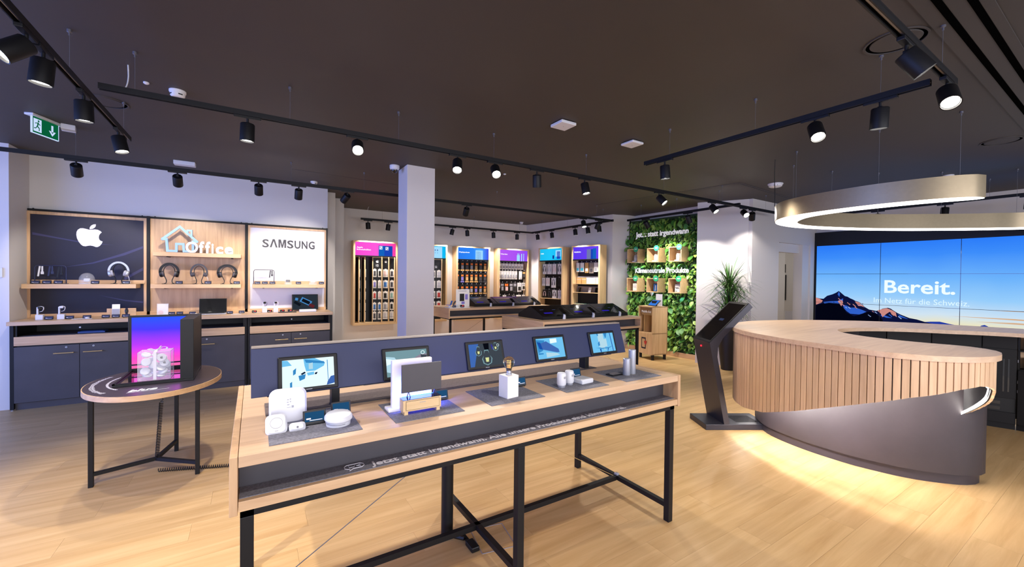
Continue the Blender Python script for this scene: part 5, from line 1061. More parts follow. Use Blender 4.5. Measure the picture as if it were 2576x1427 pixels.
# ------------------------------------------------------------------ potted palm
def palm():
    px, py = 7.0, 4.02
    t = thing('plant_pot', 'tall tapered black plant pot behind the touch kiosk', 'pot', (px, py, 0)); obj('vessel', MB().lathe([(.10, 0), (.11, .01), (.16, .45), (.175, .80), (.165, .80), (.15, .72)], 32), 'pot_black', t); obj('soil', MB().lathe([(.001, .75), (.155, .75)], 24), 'soil', t)
    T = thing('dragon_tree', 'spiky green dragon tree with long arching leaves against the white wall', 'plant', (px, py, .75)); random.seed(21)
    for i, (dx, dy, h) in enumerate(((0, 0, .75), (.05, .03, .45), (-.05, -.02, .3))): obj('stem', MB().tube(catmull([(0, 0, -.05), (dx*.5, dy*.5, h*.5), (dx, dy, h)], .1), .014, 7), 'dark_print', T)
    for k in range(280):
        c, h = random.choice([((0, 0), .75), ((0, 0), .72), ((.05, .03), .45), ((-.05, -.02), .3)]); a = random.uniform(0, 2*PI); el = random.uniform(-.15, 1.35); l = random.uniform(.38, .62)
        p = Vector((c[0], c[1], h+random.uniform(-.16, .06))); d = Vector((math.cos(a)*math.cos(el), math.sin(a)*math.cos(el), math.sin(el))); side = Vector((-math.sin(a), math.cos(a), 0)); m = MB(); vs = []; n = 7
        for j in range(n+1):
            s = j/n; w_ = .013*(1-s)**.6*min(1, s*5+.5); vs += [p-side*w_, p+side*w_]; p = p+d*(l/n); d = (d+Vector((0, 0, -.14*(1.15-abs(el)*.45)))).normalized()
            if px+p.x > 7.33: p.x = 7.33-px
        m.add(vs, [(2*j, 2*j+1, 2*j+3, 2*j+2) for j in range(n)]); obj('leaf', m, random.choice(['leaf_palm', 'leaf_palm', 'leaf_b']), T)
palm()
# ------------------------------------------------------------------ green plant wall
GA_ = math.atan2(4.845-6.43, 7.27-7.19)   # local x runs to the right as seen
GW = Matrix.Translation((7.19, 6.44, 0)) @ Matrix.Rotation(math.atan2(-1.6, .15), 4, 'Z')
GWL = 1.60
def leafmesh(name, m_, l=.09, w=.055, cup=.15):
    P = [(0, 0), (.25, .8), (.5, 1), (.75, .72), (1, 0)]; vs = [(0, 0, 0)]; fs = []; mb = MB(); rows = []
    for s, k in P: rows.append([(s*l, -w/2*k, -.02*s*s*5*cup+.012*k*cup*4), (s*l, 0, -.02*s*s*5*cup), (s*l, w/2*k, -.02*s*s*5*cup+.012*k*cup*4)])
    vs = [v for r in rows for v in r]
    for i in range(4): fs += [(3*i, 3*i+3, 3*i+4, 3*i+1), (3*i+1, 3*i+4, 3*i+5, 3*i+2)]
    mb.add(vs, fs, True); return mb.mesh(name, m_)
mat('sign_letter', '#f8f6f4', .5, emit=.25, ec='#ffffff')
def green_wall():
    rz = math.atan2(-1.6, .15); T = thing('plant_wall', 'tall living wall of green leaves with white slogans and six wooden boxes', 'plant wall', (7.19, 6.44, 0), rz)
    obj('backing', MB().box(0, GWL, .02, .10, .09, 2.86), 'leaf_dark', T); obj('side_frame', MB().box(-.01, 0, .0, .11, .09, 2.87).box(GWL, GWL+.04, -.01, .11, .05, 2.87), 'black_metal', T); obj('plinth', MB().box(-.02, GWL+.05, -.08, .10, 0, .09, .003), 'oak_x', T)
    random.seed(9); LM = [leafmesh('leaf', 'leaf_a'), leafmesh('leaf', 'leaf_b', .10, .06), leafmesh('leaf', 'leaf_c', .075, .05), leafmesh('leaf', 'leaf_a', .12, .03, .25)]
    boxes = [(bx, bz) for bz in (1.915, 1.29) for bx in (.156, .65, 1.15)]
    def ok(x, z, r=.0):
        for bx, bz in boxes:
            if bx-.02 < x < bx+.30 and bz-.02 < z < bz+.31: return False
        if .22 < x < 1.46 and (2.44 < z < 2.60 or 1.68 < z < 1.81): return False
        return True
    def place(): return random.uniform(.01, GWL-.01), random.uniform(.12, 2.83)
    n = 0
    while n < 300:
        x, z = place()
        if not ok(x, z): continue
        y = -random.uniform(.03, .09); o = bpy.data.objects.new('leaf', random.choice(LM)); COL.objects.link(o); o.parent = T; o.location = (x, y, z); s = random.uniform(1.1, 1.8)
        o.rotation_euler = (Matrix.Rotation(random.uniform(.4, 1.35), 3, 'X') @ Matrix.Rotation(-PI/2+random.uniform(-.9, .9), 3, 'Z') @ Matrix.Rotation(random.uniform(-.3, .5), 3, 'Y')).to_euler(); o.scale = (s, s, s); n += 1
    for mi, mt in enumerate(('leaf_a', 'leaf_b', 'leaf_c', 'leaf_dark')):
        m = MB()
        for k in range(1100 if mi < 3 else 500):
            x, z = place(); y = -random.uniform(-.02, .045) if ok(x, z) else random.uniform(0, .015); s = random.uniform(.6, 1.2)
            R = Matrix.Translation((x, y, z)) @ Matrix.Rotation(random.uniform(.3, 1.5), 4, 'X') @ Matrix.Rotation(-PI/2+random.uniform(-1.2, 1.2), 4, 'Z') @ Matrix.Rotation(random.uniform(-.3, .5), 4, 'Y') @ Matrix.Scale(s, 4)
            l, w_ = .08, .05; m.add([R @ Vector(v) for v in ((0, 0, 0), (l*.3, -w_*.45, .004), (l*.65, -w_*.4, .0), (l, 0, -.012), (l*.65, w_*.4, .0), (l*.3, w_*.45, .004), (l*.5, 0, -.006))], [(0, 1, 6), (1, 2, 6), (2, 3, 6), (3, 4, 6), (4, 5, 6), (5, 0, 6)])
        o = obj('foliage', m, mt, T); o['kind'] = 'stuff'
    mb = fit_text('Jetzt statt irgendwann', .235, 1.455, bold=.022, ext=.006, h=.115)
    for wd in words(mb, .02): obj('slogan_word', xform(wd, Matrix.Translation((0, -.10, 2.475)) @ WALLM), 'sign_letter', T)
    mb = fit_text('Klimaneutrale Produkte', .235, 1.47, bold=.022, ext=.006, h=.108)
    for wd in words(mb, .02): obj('slogan_word', xform(wd, Matrix.Translation((0, -.10, 1.70)) @ WALLM), 'sign_letter', T)
    # boxes, badges, contents
    cont = ['pale jar with a label', 'dark glass jar', 'glass jar with a white flower', 'stack of white papers', 'framed blue picture', 'printed white paper bag']
    def G(x, y, z): v = GW @ Vector((x, y, z)); return (v.x, v.y, v.z)
    for i, (bx, bz) in enumerate(boxes):
        row = 'upper' if i < 3 else 'lower'; pos = ('left', 'middle', 'right')[i % 3]
        t = thing('display_box', f'open oak display box, {pos} of the {row} row on the plant wall', 'display box', G(bx, -.29, bz), rz, 'oak boxes on the plant wall'); W, H_, D_, th = .272, .295, .28, .016
        obj('shell', MB().box(0, W, 0, D_, 0, th).box(0, W, 0, D_, H_-th, H_).box(0, th, 0, D_, th, H_-th).box(W-th, W, 0, D_, th, H_-th), 'oak_pale_x', t); obj('back_panel', MB().box(th, W-th, D_-.02, D_-.005, th, H_-th), 'oak_pale_x', t)
        b = thing('round_badge', f'round green badge on the top edge of the {row} {pos} oak box', 'badge', G(bx+.225, -.297, bz+.285), rz, 'green badges on the oak boxes')
        obj('disc', MB().lathe([(.001, 0), (.058, 0), (.058, .004), (.001, .004)], 28, Matrix.Rotation(PI/2, 4, 'X')), 'green_badge', b); obj('badge_print', MB().box(-.032, .032, -.0052, -.004, .004, .012).box(-.026, .026, -.0052, -.004, -.010, -.002), 'white_print', b)
        c = thing('boxed_product', f'{cont[i]} inside the {row} {pos} oak box', 'product', G(bx+.15, -.18, bz+th), rz)
        if i < 3:
            obj('jar', MB().lathe([(.045, 0), (.05, .01), (.05, .12), (.04, .135), (.04, .15)], 20), 'glass_jar', c); obj('filling', MB().lathe([(.001, .01), (.04, .01), (.042, .09), (.03, .1), (.001, .1)], 16), ('card', 'teal_print', 'white_print')[i], c); obj('label_card', MB().box(-.045, .045, -.075, -.073, .0, .022), 'white_print', c)
        elif i == 4: obj('frame', MB().box(-.05, .05, -.01, .01, 0, .17, .003), 'black_plastic', c); obj('picture', MB().box(-.042, .042, -.0115, -.01, .01, .16), 'blue_print', c); obj('figure', MB().box(-.006, .008, -.0125, -.0113, .02, .13), 'white_print', c)
        else: obj('bag', MB().box(-.055, .055, -.03, .03, 0, .16, .008), 'card', c); obj('print', MB().box(-.04, .03, -.0315, -.03, .09, .10).box(-.03, .04, -.0315, -.03, .07, .08).box(-.04, -.005, -.0315, -.03, .02, .03), 'black_plastic' if i == 5 else 'card_grey', c)
    # cool plant lamps under the boxes
    for i, (bx, bz) in enumerate(boxes):
        ld = bpy.data.lights.new('box_lamp', 'AREA'); ld.shape = 'RECTANGLE'; ld.size = .2; ld.size_y = .04; ld.energy = .45; ld.color = (.25, .8, 1); o = bpy.data.objects.new('box_lamp', ld); COL.objects.link(o)
        o.location = G(bx+.2, -.16, bz-.012); o.rotation_euler = (math.radians(-20), 0, rz)
    t = thing('round_lamp', 'tiny white lamp hanging under the lower middle oak box', 'lamp', G(.72, -.2, 1.25), rz); obj('shade', MB().lathe([(.03, .04), (.035, .02), (.001, -.05)], 14), 'white_matte', t); obj('cord', MB().tube([(0, 0, .04), (0, 0, .06)], .003), 'white_matte', t)
green_wall()
# ------------------------------------------------------------------ wooden kiosk cabinet before the plant wall
def aid_kiosk():
    ang = math.atan2(5.18-5.193, 6.829-6.458); fx = Vector((6.532-6.458, 5.593-5.193, 0)); L = fx.length; rz = math.atan2(5.193-5.593, 6.458-6.532)
    T = thing('service_kiosk', 'light oak kiosk cabinet with white lettering and a phone and heart sign', 'kiosk', (6.532, 5.593, 0), rz); W, D, H_ = L, .37, 1.035; th = .02
    obj('body', MB().box(0, th, 0, D, .10, H_).box(W-th, W, 0, D, .10, H_).box(0, W, D-th, D, .10, H_).box(0, W, 0, D, H_-th, H_).box(0, W, 0, D, .10, .12).box(0, W, 0, D, .50, .52), 'oak_pale_z', T)
    d = obj('door', MB().box(.001, W-.001, -.006, .01, .10, .51, .002), 'oak_pale_z', T)
    obj('header', MB().box(th, W-th, .03, .045, .86, 1.015), 'kiosk_header', T); obj('inner_board', MB().box(.10, .115, .05, D-.02, .52, .86), 'oak_pale_z', T)
    mb = fit_text('Mobile Aid', .06, .335, bold=.03, ext=.001, h=.048); obj('lettering', xform(mb, Matrix.Translation((0, .0265, .905)) @ WALLM), 'white_print', T)
    m = MB().box(.11, .125, -.009, -.006, .20, .42).box(.215, .23, -.009, -.006, .20, .42).box(.11, .23, -.009, -.006, .20, .225).box(.11, .23, -.009, -.006, .395, .42)
    obj('phone_symbol', m, 'navy_print', T)
    P = [(.185, .34), (.20, .355), (.225, .35), (.237, .365), (.26, .355), (.262, .33), (.24, .29), (.228, .275), (.205, .295)]; obj('heart_symbol', MB().prism([(x, z) for x, z in P], .006, .011, WALLM), 'red_print', T)
    for x in (.03, W-.03):
        for y in (.04, D-.04): obj('foot', MB().lathe([(.026, .03), (.03, .10)], 12, Matrix.Translation((x, y, 0))).lathe([(.028, 0), (.028, .03)], 12, Matrix.Translation((x, y, 0))), 'black_plastic', T)
    K = Matrix.Translation((6.532, 5.593, 0)) @ Matrix.Rotation(rz, 4, 'Z')
    def G(x, y, z): v = K @ Vector((x, y, z)); return (v.x, v.y, v.z)
    emis('kiosk_blue', '#3f86f0', .75)
    t = thing('counter_tablet', 'small tablet with a plain blue screen leaning on the oak kiosk', 'tablet', G(.24, .1, H_), rz-.1); M = Matrix.Rotation(math.radians(-48), 4, 'X')
    c = obj('case', MB().box(-.13, .13, 0, .012, .01, .18, .005, M), 'black_plastic', t); obj('screen', MB().box(-.115, .115, -.001, 0, .025, .165, 0, M), 'kiosk_blue', c); obj('stand', MB().box(-.06, .06, .06, .10, 0, .10), 'black_metal', t)
    t = thing('white_notice', 'white notice card standing behind the tablet on the oak kiosk', 'card', G(.27, .27, H_), rz); obj('card', MB().box(-.09, .09, 0, .004, 0, .235, .001), 'white_print', t); obj('foot', MB().box(-.07, .07, -.03, .05, 0, .006), 'acrylic', t)
aid_kiosk()
t = thing('office_chair', 'white shell chair seen through the doorway', 'chair', (10.72, 4.62, 0), -.9)
obj('shell', MB().tube(catmull([(0, .22, .44), (0, .0, .43), (0, -.16, .46), (0, -.22, .62), (0, -.22, .86)], .05), 1, 4, flat=(.44, .02)), 'white_plastic', t)
for s in (-1, 1):
    for q in (-.2, .2): obj('leg', MB().tube([(s*.08, q*.4, .43), (s*.22, q, 0)], [.014, .010], 8), 'oak_z', t)
# ------------------------------------------------------------------ far demo tables with touch screen units
def screen_unit(x0, x1, y0, zt, lab, place):
    T = thing('touch_screen_unit', lab, 'display unit', (x0, y0, zt)); W = x1-x0
    P = [(0, 0), (0, .045), (.34, .185), (.36, .185), (.66, .05), (.66, 0)]
    n = len(P); vs = [(0, y, z) for y, z in P]+[(W, y, z) for y, z in P]
    obj('housing', MB().add(vs, [tuple(range(n)), tuple(range(2*n-1, n-1, -1))]+[(i, n+i, n+(i+1) % n, (i+1) % n) for i in range(n)]), 'black_metal', T)
    sl = math.atan2(.14, .34); M = Matrix.Translation((0, 0, .045)) @ Matrix.Rotation(sl, 4, 'X'); L = math.hypot(.14, .34); w = W/3
    for k in range(3):
        a = k*w+.012; b = (k+1)*w-.012
        s = obj('screen', MB().box(a, b, .012, L-.01, .0, .004, .001, M), 'black_gloss', T)
        obj('screen_glow', MB().box(a+.08, a+.24, .09, .125, .004, .0044, 0, M), 'dim_violet', s); obj('screen_glow', MB().box(a+.07, a+.14, .21, .225, .004, .0044, 0, M).box(a+.3, a+.36, .2, .215, .004, .0044, 0, M), 'dim_screen', s)
    for k in range(3):
        x = x0+k*w+w*.66; t = thing('tethered_phone', f'phone on a white holder, {ORD[k]} from the left on the {place} touch screen unit', 'phone', (x, y0-.005, zt), group=f'phones on the {place} unit')
        obj('holder', MB().tube([(0, .0, 0), (0, -.012, .05), (0, .01, .085)], [.026, .02, .012], 10), 'white_plastic', t)
        M2 = Matrix.Translation((0, -.03, .075)) @ Matrix.Rotation(sl*1.3, 4, 'X'); b = obj('body', MB().box(-.036, .036, 0, .16, 0, .009, .003, M2), 'black_plastic', t); obj('screen', MB().box(-.033, .033, .004, .156, .009, .0096, 0, M2), 'black_gloss', b)
emis('dim_violet', '#3a2bd0', .5)
demo_table(3.42, 5.44, 4.6, 5.72, 'oak demo table with three black touch screens in front of the wooden kiosk', 4.4)
screen_unit(3.58, 5.36, 4.82, .943, 'black double-sloped unit with three touch screens on the nearer far table', 'nearer')
demo_table(3.2, 5.72, 7.36, 8.42, 'farthest oak demo table behind the white column', 4.45)
screen_unit(3.92, 5.62, 7.66, .943, 'black double-sloped unit with three touch screens on the farthest table', 'farther')
t = thing('white_base_plate', 'white plinth plate with gadgets on the farthest table beside the column', 'plate', (3.5, 7.6, .943)); obj('plate', MB().box(-.24, .2, -.15, .12, 0, .012, .002), 'white_matte', t)
t = thing('notice_board', 'white upright card with device pictures on the farthest table', 'card', (3.60, 7.58, .955)); obj('card', MB().box(-.15, .15, 0, .006, 0, .36, .001), 'card', t)
obj('picture', MB().box(-.07, .03, -.002, 0, .12, .27), 'dark_print', t); obj('picture', MB().box(.05, .11, -.002, 0, .15, .26), 'purple_print', t); obj('picture', MB().box(-.03, .04, -.002, 0, .06, .11), 'purple_print', t); obj('text_line', MB().box(-.1, .08, -.002, 0, .32, .33), 'grey_print', t)
t = thing('folding_phone', 'blue folding phone standing on the farthest table', 'phone', (3.33, 7.62, .955)); M = Matrix.Rotation(.35, 4, 'Y'); obj('upper_half', MB().box(0, .008, -.035, .035, .05, .14, .003, M), 'blue_print', t); obj('lower_half', MB().box(-.07, .02, -.035, .035, .04, .05, .003), 'purple_print', t); obj('holder', MB().lathe([(.03, 0), (.02, .04)], 12), 'white_plastic', t)
t = thing('curved_watch', 'silver smart watch on a white holder on the farthest table', 'watch', (3.45, 7.6, .955)); obj('strap', MB().tube(catmull([(-.05, 0, .04), (-.02, 0, .1), (.03, 0, .12), (.05, 0, .1)], .02), 1, 4, flat=(.03, .006)), 'charcoal', t); obj('holder', MB().box(-.02, .05, -.03, .03, 0, .05, .01), 'white_plastic', t)
price_tag(3.38, 7.5, .955, .08, 'small dark price display left on the white plinth plate', 'price displays on the plinth plate'); price_tag(3.55, 7.49, .955, .09, 'small price display with red mark on the white plinth plate', 'price displays on the plinth plate', True)
# ------------------------------------------------------------------ accessory racks
def frame_M(o, d):
    """origin, direction of local x; local y points into the wall"""
    return Matrix.Translation((o[0], o[1], 0)) @ Matrix.Rotation(math.atan2(d[1], d[0]), 4, 'Z'), math.atan2(d[1], d[0])
PACK = {}
def pack(key, parts, GM, rz, x, y, z, lab, group, cat='package'):
    if key in PACK: t = dup(PACK[key])
    else:
        t = thing('hanging_pack', lab, cat)
        for nm, b, m_ in parts: obj(nm, b, m_, t)
        PACK[key] = t
    v = GM @ Vector((x, y, z)); t.location = v; t.rotation_euler = (0, 0, rz); t['label'] = lab; t['group'] = group; t['category'] = cat
    return t
def pk_parts(c1, c2, c3, w, h):
    return [('card', MB().box(-w/2, w/2, 0, .004, -h, 0, .001), c1), ('header', MB().box(-w*.42, w*.42, -.002, 0, -h*.34, -h*.10), c2), ('blister', MB().box(-w*.3, w*.3, -.02, 0, -h*.82, -h*.42, .004), c3)]
def rack(name, o, d, W, zb, lab, sign, dep=.25, zt=2.31, hollow=True):
    GM, rz = frame_M(o, d); T = thing('accessory_rack', lab, 'rack', (o[0], o[1], zb), rz); z0 = 0; H_ = zt-zb; fw = .04
    obj('side_panel', MB().box(0, .022, 0, dep, 0, H_, .001).box(.022, fw, 0, .02, .05, H_-.03), 'oak_pale_z', T); obj('side_panel', MB().box(W-.022, W, 0, dep, 0, H_, .001).box(W-fw, W-.022, 0, .02, .05, H_-.03), 'oak_pale_z', T)
    obj('top_panel', MB().box(.0222, W-.0222, 0, dep, H_-.03, H_, .001), 'oak_pale_x', T); obj('bottom_panel', MB().box(.0222, W-.0222, 0, dep, 0, .05, .001), 'oak_pale_x', T); obj('back_panel', MB().box(.02, W-.02, dep-.02, dep-.005, .03, H_-.03), 'black_plastic', T)
    s = obj('lit_sign', MB().box(fw+.002, W-fw-.002, .012, .05, H_-.31, H_-.032), sign['bg'], T); obj('sign_base', MB().box(fw, W-fw, .0, .06, H_-.335, H_-.31), 'black_plastic', T)
    x0, x1 = fw+.03, fw+.03+sign.get('tw', .2)
    for i, ln in enumerate(sign['text']): mb = fit_text(ln, x0, x0+(x1-x0)*sign.get('k', [1]*3)[i], bold=.02, ext=.0006, h=.030); obj('sign_lettering', xform(mb, Matrix.Translation((0, .0112, H_-.155-.045*i)) @ WALLM), 'sign_white', s)
    for mt, (a, b, c, e) in sign['pics']: obj('sign_picture', MB().box(a*W, b*W, .0095, .0118, H_-.31+.278*c, H_-.31+.278*e, .0), mt, s)
    return T, GM, rz
emis('sign_white', '#ffffff', 1.1); grad('sign_pink', [(0, '#f24ad0'), (.5, '#ff5ad8'), (1, '#f0409c')], .95, 0, 0, .92); grad('sign_cyan', [(0, '#19b8e8'), (.4, '#20c4f6'), (1, '#0fb4ee')], .95, 0, 0, .9)
grad('sign_blue', [(0, '#2a78ea'), (.5, '#2d86f5'), (.7, '#4aa6ff'), (1, '#4038e0')], .95, 0, 0, .9); grad('sign_violet', [(0, '#b458f0'), (.6, '#a850ee'), (1, '#8a4cf0')], .95, 0, 0, .9); grad('sign_indigo', [(0, '#5b36e8'), (1, '#6a44ee')], .95, 0, 0, .8)
emis('pic_blue', '#1668c8', .8); emis('pic_deep', '#1c48c0', .8); emis('pic_light', '#9fd8ff', .95); emis('pic_navy', '#1a3aa8', .6); emis('pic_white', '#f2f4ff', 1); emis('pic_grey', '#7d86c4', .7)
ph = [('pic_deep', (.69, .88, 0, .80)), ('pic_blue', (.56, .69, 0, .80)), ('pic_white', (.575, .645, .5, .76)), ('pic_white', (.715, .785, .46, .72)), ('pic_navy', (.585, .605, .64, .7)), ('pic_navy', (.615, .635, .54, .6)), ('pic_navy', (.725, .745, .6, .66)), ('pic_navy', (.755, .775, .5, .56))]
T1, G1, r1 = rack('g1', (1.756, 9.0), (1, 0), .93, .52, 'wall rack with a pink lit sign and phone case wings, left of the column', dict(bg='sign_pink', text=['Apple', 'Schutzhüllen'], tw=.29, k=[.42, 1], pics=ph))
T2, G2, r2 = rack('g2', (2.94, 9.0), (1, 0), .925, .52, 'wall rack with a light blue lit sign half hidden behind the column', dict(bg='sign_cyan', text=['Samsung', 'Schutzhüllen'], tw=.28, k=[.8, 1], pics=[('pic_light', (.62, .86, 0, .95)), ('pic_navy', (.66, .69, .6, .72)), ('pic_navy', (.66, .69, .38, .5)), ('pic_navy', (.72, .75, .6, .72)), ('pic_navy', (.72, .75, .38, .5))]))
T3, G3, r3_ = rack('g3', (4.10, 9.0), (1, 0), .915, .52, 'wall rack with a blue lit sign full of orange and black packs', dict(bg='sign_blue', text=['Displayschutz'], tw=.28, pics=[('pic_light', (.56, .78, 0, .82)), ('pic_navy', (.58, .66, 0, .72)), ('pic_deep', (.66, .73, 0, .72))]))
T4, G4, r4 = rack('g4', (5.262, 9.0), (1, 0), .93, .52, 'wall rack with a violet lit sign and white charger packs', dict(bg='sign_violet', text=['Charging'], tw=.2, pics=[('pic_light', (.60, .70, 0, .55)), ('pic_light', (.62, .64, .55, .72)), ('pic_light', (.66, .68, .55, .72)), ('pic_light', (.745, .775, 0, .7)), ('pic_light', (.82, .84, 0, .72))]))
HD = (.186, -.982)
T5, G5, r5 = rack('g5', (6.053, 8.368), HD, .79, .52, 'side rack with a cyan lit sign and headphone packs', dict(bg='sign_cyan', text=['Audio'], tw=.10, pics=[('pic_light', (.70, .9, .3, .85)), ('pic_deep', (.75, .88, .1, .75)), ('pic_navy', (.58, .64, .12, .42))]))
T6, G6, r6 = rack('g6', (6.249, 7.335), HD, .79, .52, 'side rack with an indigo lit sign, open shelves and loose phones', dict(bg='sign_indigo', text=['Highlights'], tw=.19, pics=[('pic_grey', (.54, .68, 0, .78)), ('pic_deep', (.68, .75, 0, .78)), ('pic_blue', (.75, .86, 0, .84))]))
def hooks(T, xs, z, dep=.25, l=.14):
    for x in xs: obj('hook', MB().tube([(x, dep-.02, z), (x, dep-.02-l, z), (x, dep-.03-l, z+.012)], .003, 5).box(x-.012, x+.012, dep-.034-l, dep-.03-l, z+.0, z+.022), 'silver', T)
random.seed(31)
# rack 3: screen protector packs
for r in range(4):
    z = 1.38-r*.285+.02; z = [1.44, 1.16, .87, .58][r]; hooks(T3, [.075+.125*k for k in range(7)], z)
    for k in range(7):
        tl = random.choice(['charcoal', 'tan_print', 'white_print', 'grey_print', 'purple_print'])
        p = [('card', MB().box(-.052, .052, 0, .004, -.235, 0, .001), 'dark_print'), ('header', MB().box(-.03, .03, -.002, 0, -.085, -.045), 'orange_print'), ('picture', MB().box(-.032, .030, -.003, 0, -.185, -.10, 0), tl), ('foot_strip', MB().box(-.050, .050, -.002, 0, -.233, -.20), 'tan_print' if r in (0, 2) else tl)]
        pack(('p3', tl, r in (0, 2)), p, G3, r3_, .075+.125*k, .09, z+.52-.01, f'orange-topped screen protector pack, {ORD[k]} from left, {ORD[r]} row, blue-signed rack', 'screen protector packs')
# rack 4: chargers
rows = [(1.42, [(.11+.095*k, .085, .15, 'card', 'white_print', 'grey_print') for k in range(8)]), (1.23, [(.08+.085*k, .075, .22, 'card', 'card_grey', 'grey_print') for k in range(7)]+[(.73, .1, .22, 'white_matte', 'card', 'card_grey'), (.84, .085, .2, 'dark_print', 'tan_print', 'charcoal')]), (.92, [(.08, .05, .16, 'red_print', 'pink_print', 'white_print'), (.17, .10, .24, 'dark_print', 'grey_print', 'silver'), (.30, .12, .25, 'dark_print', 'orange_print', 'pink_print'), (.44, .11, .25, 'dark_print', 'grey_print', 'silver'), (.56, .10, .25, 'charcoal', 'grey_print', 'dark_print'), (.70, .13, .24, 'white_matte', 'card_grey', 'dark_print'), (.83, .10, .2, 'card', 'grey_print', 'dark_print')]), (.60, [(.11, .1, .2, 'dark_print', 'charcoal', 'charcoal'), (.24, .11, .22, 'white_matte', 'card', 'dark_print'), (.38, .12, .23, 'dark_print', 'charcoal', 'white_print'), (.52, .11, .23, 'charcoal', 'grey_print', 'dark_print'), (.68, .15, .22, 'white_matte', 'card', 'dark_print'), (.83, .09, .22, 'card', 'grey_print', 'charcoal')])]
for r, (z, its) in enumerate(rows):
    hooks(T4, [i[0] for i in its], z)
    for k, (x, w_, h, a, b, c) in enumerate(its):
        cn = {'card': 'white', 'white_matte': 'white', 'dark_print': 'black', 'red_print': 'red', 'charcoal': 'dark grey'}[a]
        pack(('p4', w_, h, a, b, c), pk_parts(a, b, c, w_, h), G4, r4, x, .09, z+.52-.01, f'{cn} charger pack, {ORD[k]} from left, {ORD[r]} row, violet-signed rack', 'charger packs')
# rack 5: audio
rows = [(1.40, [(.13, .13, .25), (.29, .15, .25), (.45, .13, .25), (.62, .14, .25)]), (1.06, [(.10, .11, .2), (.24, .13, .2), (.43, .15, .24), (.62, .13, .2)]), (.76, [(.14, .13, .2), (.30, .13, .2), (.46, .14, .2), (.63, .13, .2)])]
for r, (z, its) in enumerate(rows):
    hooks(T5, [i[0] for i in its], z)
    for k, (x, w_, h) in enumerate(its):
        dk = (r == 2 and k < 2) or (r == 1 and k == 3); c = ['dark_print', 'silver', 'pink_print', 'charcoal'][(k+r) % 4]
        p = [('card', MB().box(-w_/2, w_/2, 0, .004, -h, 0, .001), 'dark_print' if dk else 'card'), ('headphone_picture', MB().tube([(w_*.28*math.cos(a*PI/8), -.004, -h*.48+h*.3*math.sin(a*PI/8)) for a in range(9)], .006, 6).box(-w_*.34, -w_*.2, -.012, 0, -h*.75, -h*.45, .004).box(w_*.2, w_*.34, -.012, 0, -h*.75, -h*.45, .004), c)]
        pack(('p5', w_, h, dk, c), p, G5, r5, x, .09, z+.52-.01, f'{"black" if dk else "white"} headphone pack, {ORD[k]} from left, {ORD[r]} row, cyan-signed rack', 'headphone packs')
obj('shelf', MB().box(.03, .76, .03, .23, .535, .55, .001), 'oak_pale_x', T5)
for k in range(9):
    pack(('p5s', k % 2), [('pouch', MB().box(-.035, .035, -.02, .02, 0, .12, .008), ('card', 'white_print')[k % 2]), ('window', MB().box(-.02, .02, -.0215, -.02, .03, .08), 'charcoal')], G5, r5, .09+.077*k, .1, .52+.08+.32*0, f'small white pouch, {ORD[k]} from the left under the cyan-signed rack shelf', 'small white pouches')
# rack 6: pouches, shelves, phones
hooks(T6, [.12, .24, .37, .50, .62, .71], 1.41)
for k, (x, w_, h, a, b) in enumerate([(.12, .09, .21, 'card', 'cyan_print'), (.24, .11, .21, 'card', 'cyan_print'), (.37, .10, .23, 'tan_print', 'white_print'), (.50, .12, .24, 'grey_box', 'charcoal'), (.62, .10, .21, 'card', 'grey_print'), (.71, .07, .2, 'card', 'card_grey')]):
    pack(('p6', k), [('card', MB().box(-w_/2, w_/2, 0, .004, -h, 0, .002), a), ('print', MB().box(-w_*.3, w_*.3, -.008, 0, -h*.85, -h*.55, .002), b)], G6, r6, x, .09, 1.41+.51, f'hanging pouch, {ORD[k]} from the left in the top row of the indigo-signed rack', 'pouches on the indigo-signed rack')
for z in (.925, .725, .46): obj('shelf', MB().box(.03, .76, .02, .23, z-.012, z, .001), 'oak_pale_x', T6); obj('shelf_bracket', MB().bar((.1, .22, z-.05), (.1, .06, z-.014), .01, .004).bar((.66, .22, z-.05), (.66, .06, z-.014), .01, .004), 'black_metal', T6)
for z0, z1 in ((.925, 1.09), (.725, .86)): obj('shelf_back', MB().box(.03, .76, .19, .2, z0, z1), 'grey_box' if z0 < .9 else 'card', T6)
for k, (x, c) in enumerate(((.15, 'tan_print'), (.29, 'tan_print'), (.42, 'white_print'), (.53, 'white_matte'), (.68, 'white_print'))):
    pack(('p6b', c), [('box', MB().box(-.055, .055, -.02, .03, 0, .135, .004), c), ('ribbed_band', MB().box(-.056, .056, -.021, .0, .09, .10), 'card_grey')], G6, r6, x, .11, .925+.52, f'pale box, {ORD[k]} from the left on the upper shelf of the indigo-signed rack', 'pale boxes on the upper shelf', 'box')
for k, (x, c) in enumerate(((.15, 'black_gloss'), (.44, 'card'), (.62, 'black_gloss'))):
    pack(('p6c', c), [('body', MB().box(-.035, .035, 0, .01, 0, .12, .003, Matrix.Rotation(-.3, 4, 'X')), c), ('stand', MB().box(-.02, .02, .02, .05, 0, .03), 'charcoal')], G6, r6, x, .1, .725+.52, f'phone sample, {ORD[k]} from the left on the middle shelf of the indigo-signed rack', 'phones on the middle shelf', 'phone')
obj('counter_mat', MB().box(.04, .75, .03, .22, .46, .463), 'teal_print', T6)
for k in range(6):
    pack(('p6d',), [('coil', MB().tube([(.02*math.cos(a*PI/6), .02*math.sin(a*PI/6), .01) for a in range(12)], .005, 5, closed=True).tube([(.02, 0, .01), (.035, 0, .03)], .003, 5), 'black_plastic')], G6, r6, .1+.1*k, .1, .463+.52, f'coiled black earphone, {ORD[k]} from left on the pale green mat', 'coiled earphones', 'earphone')
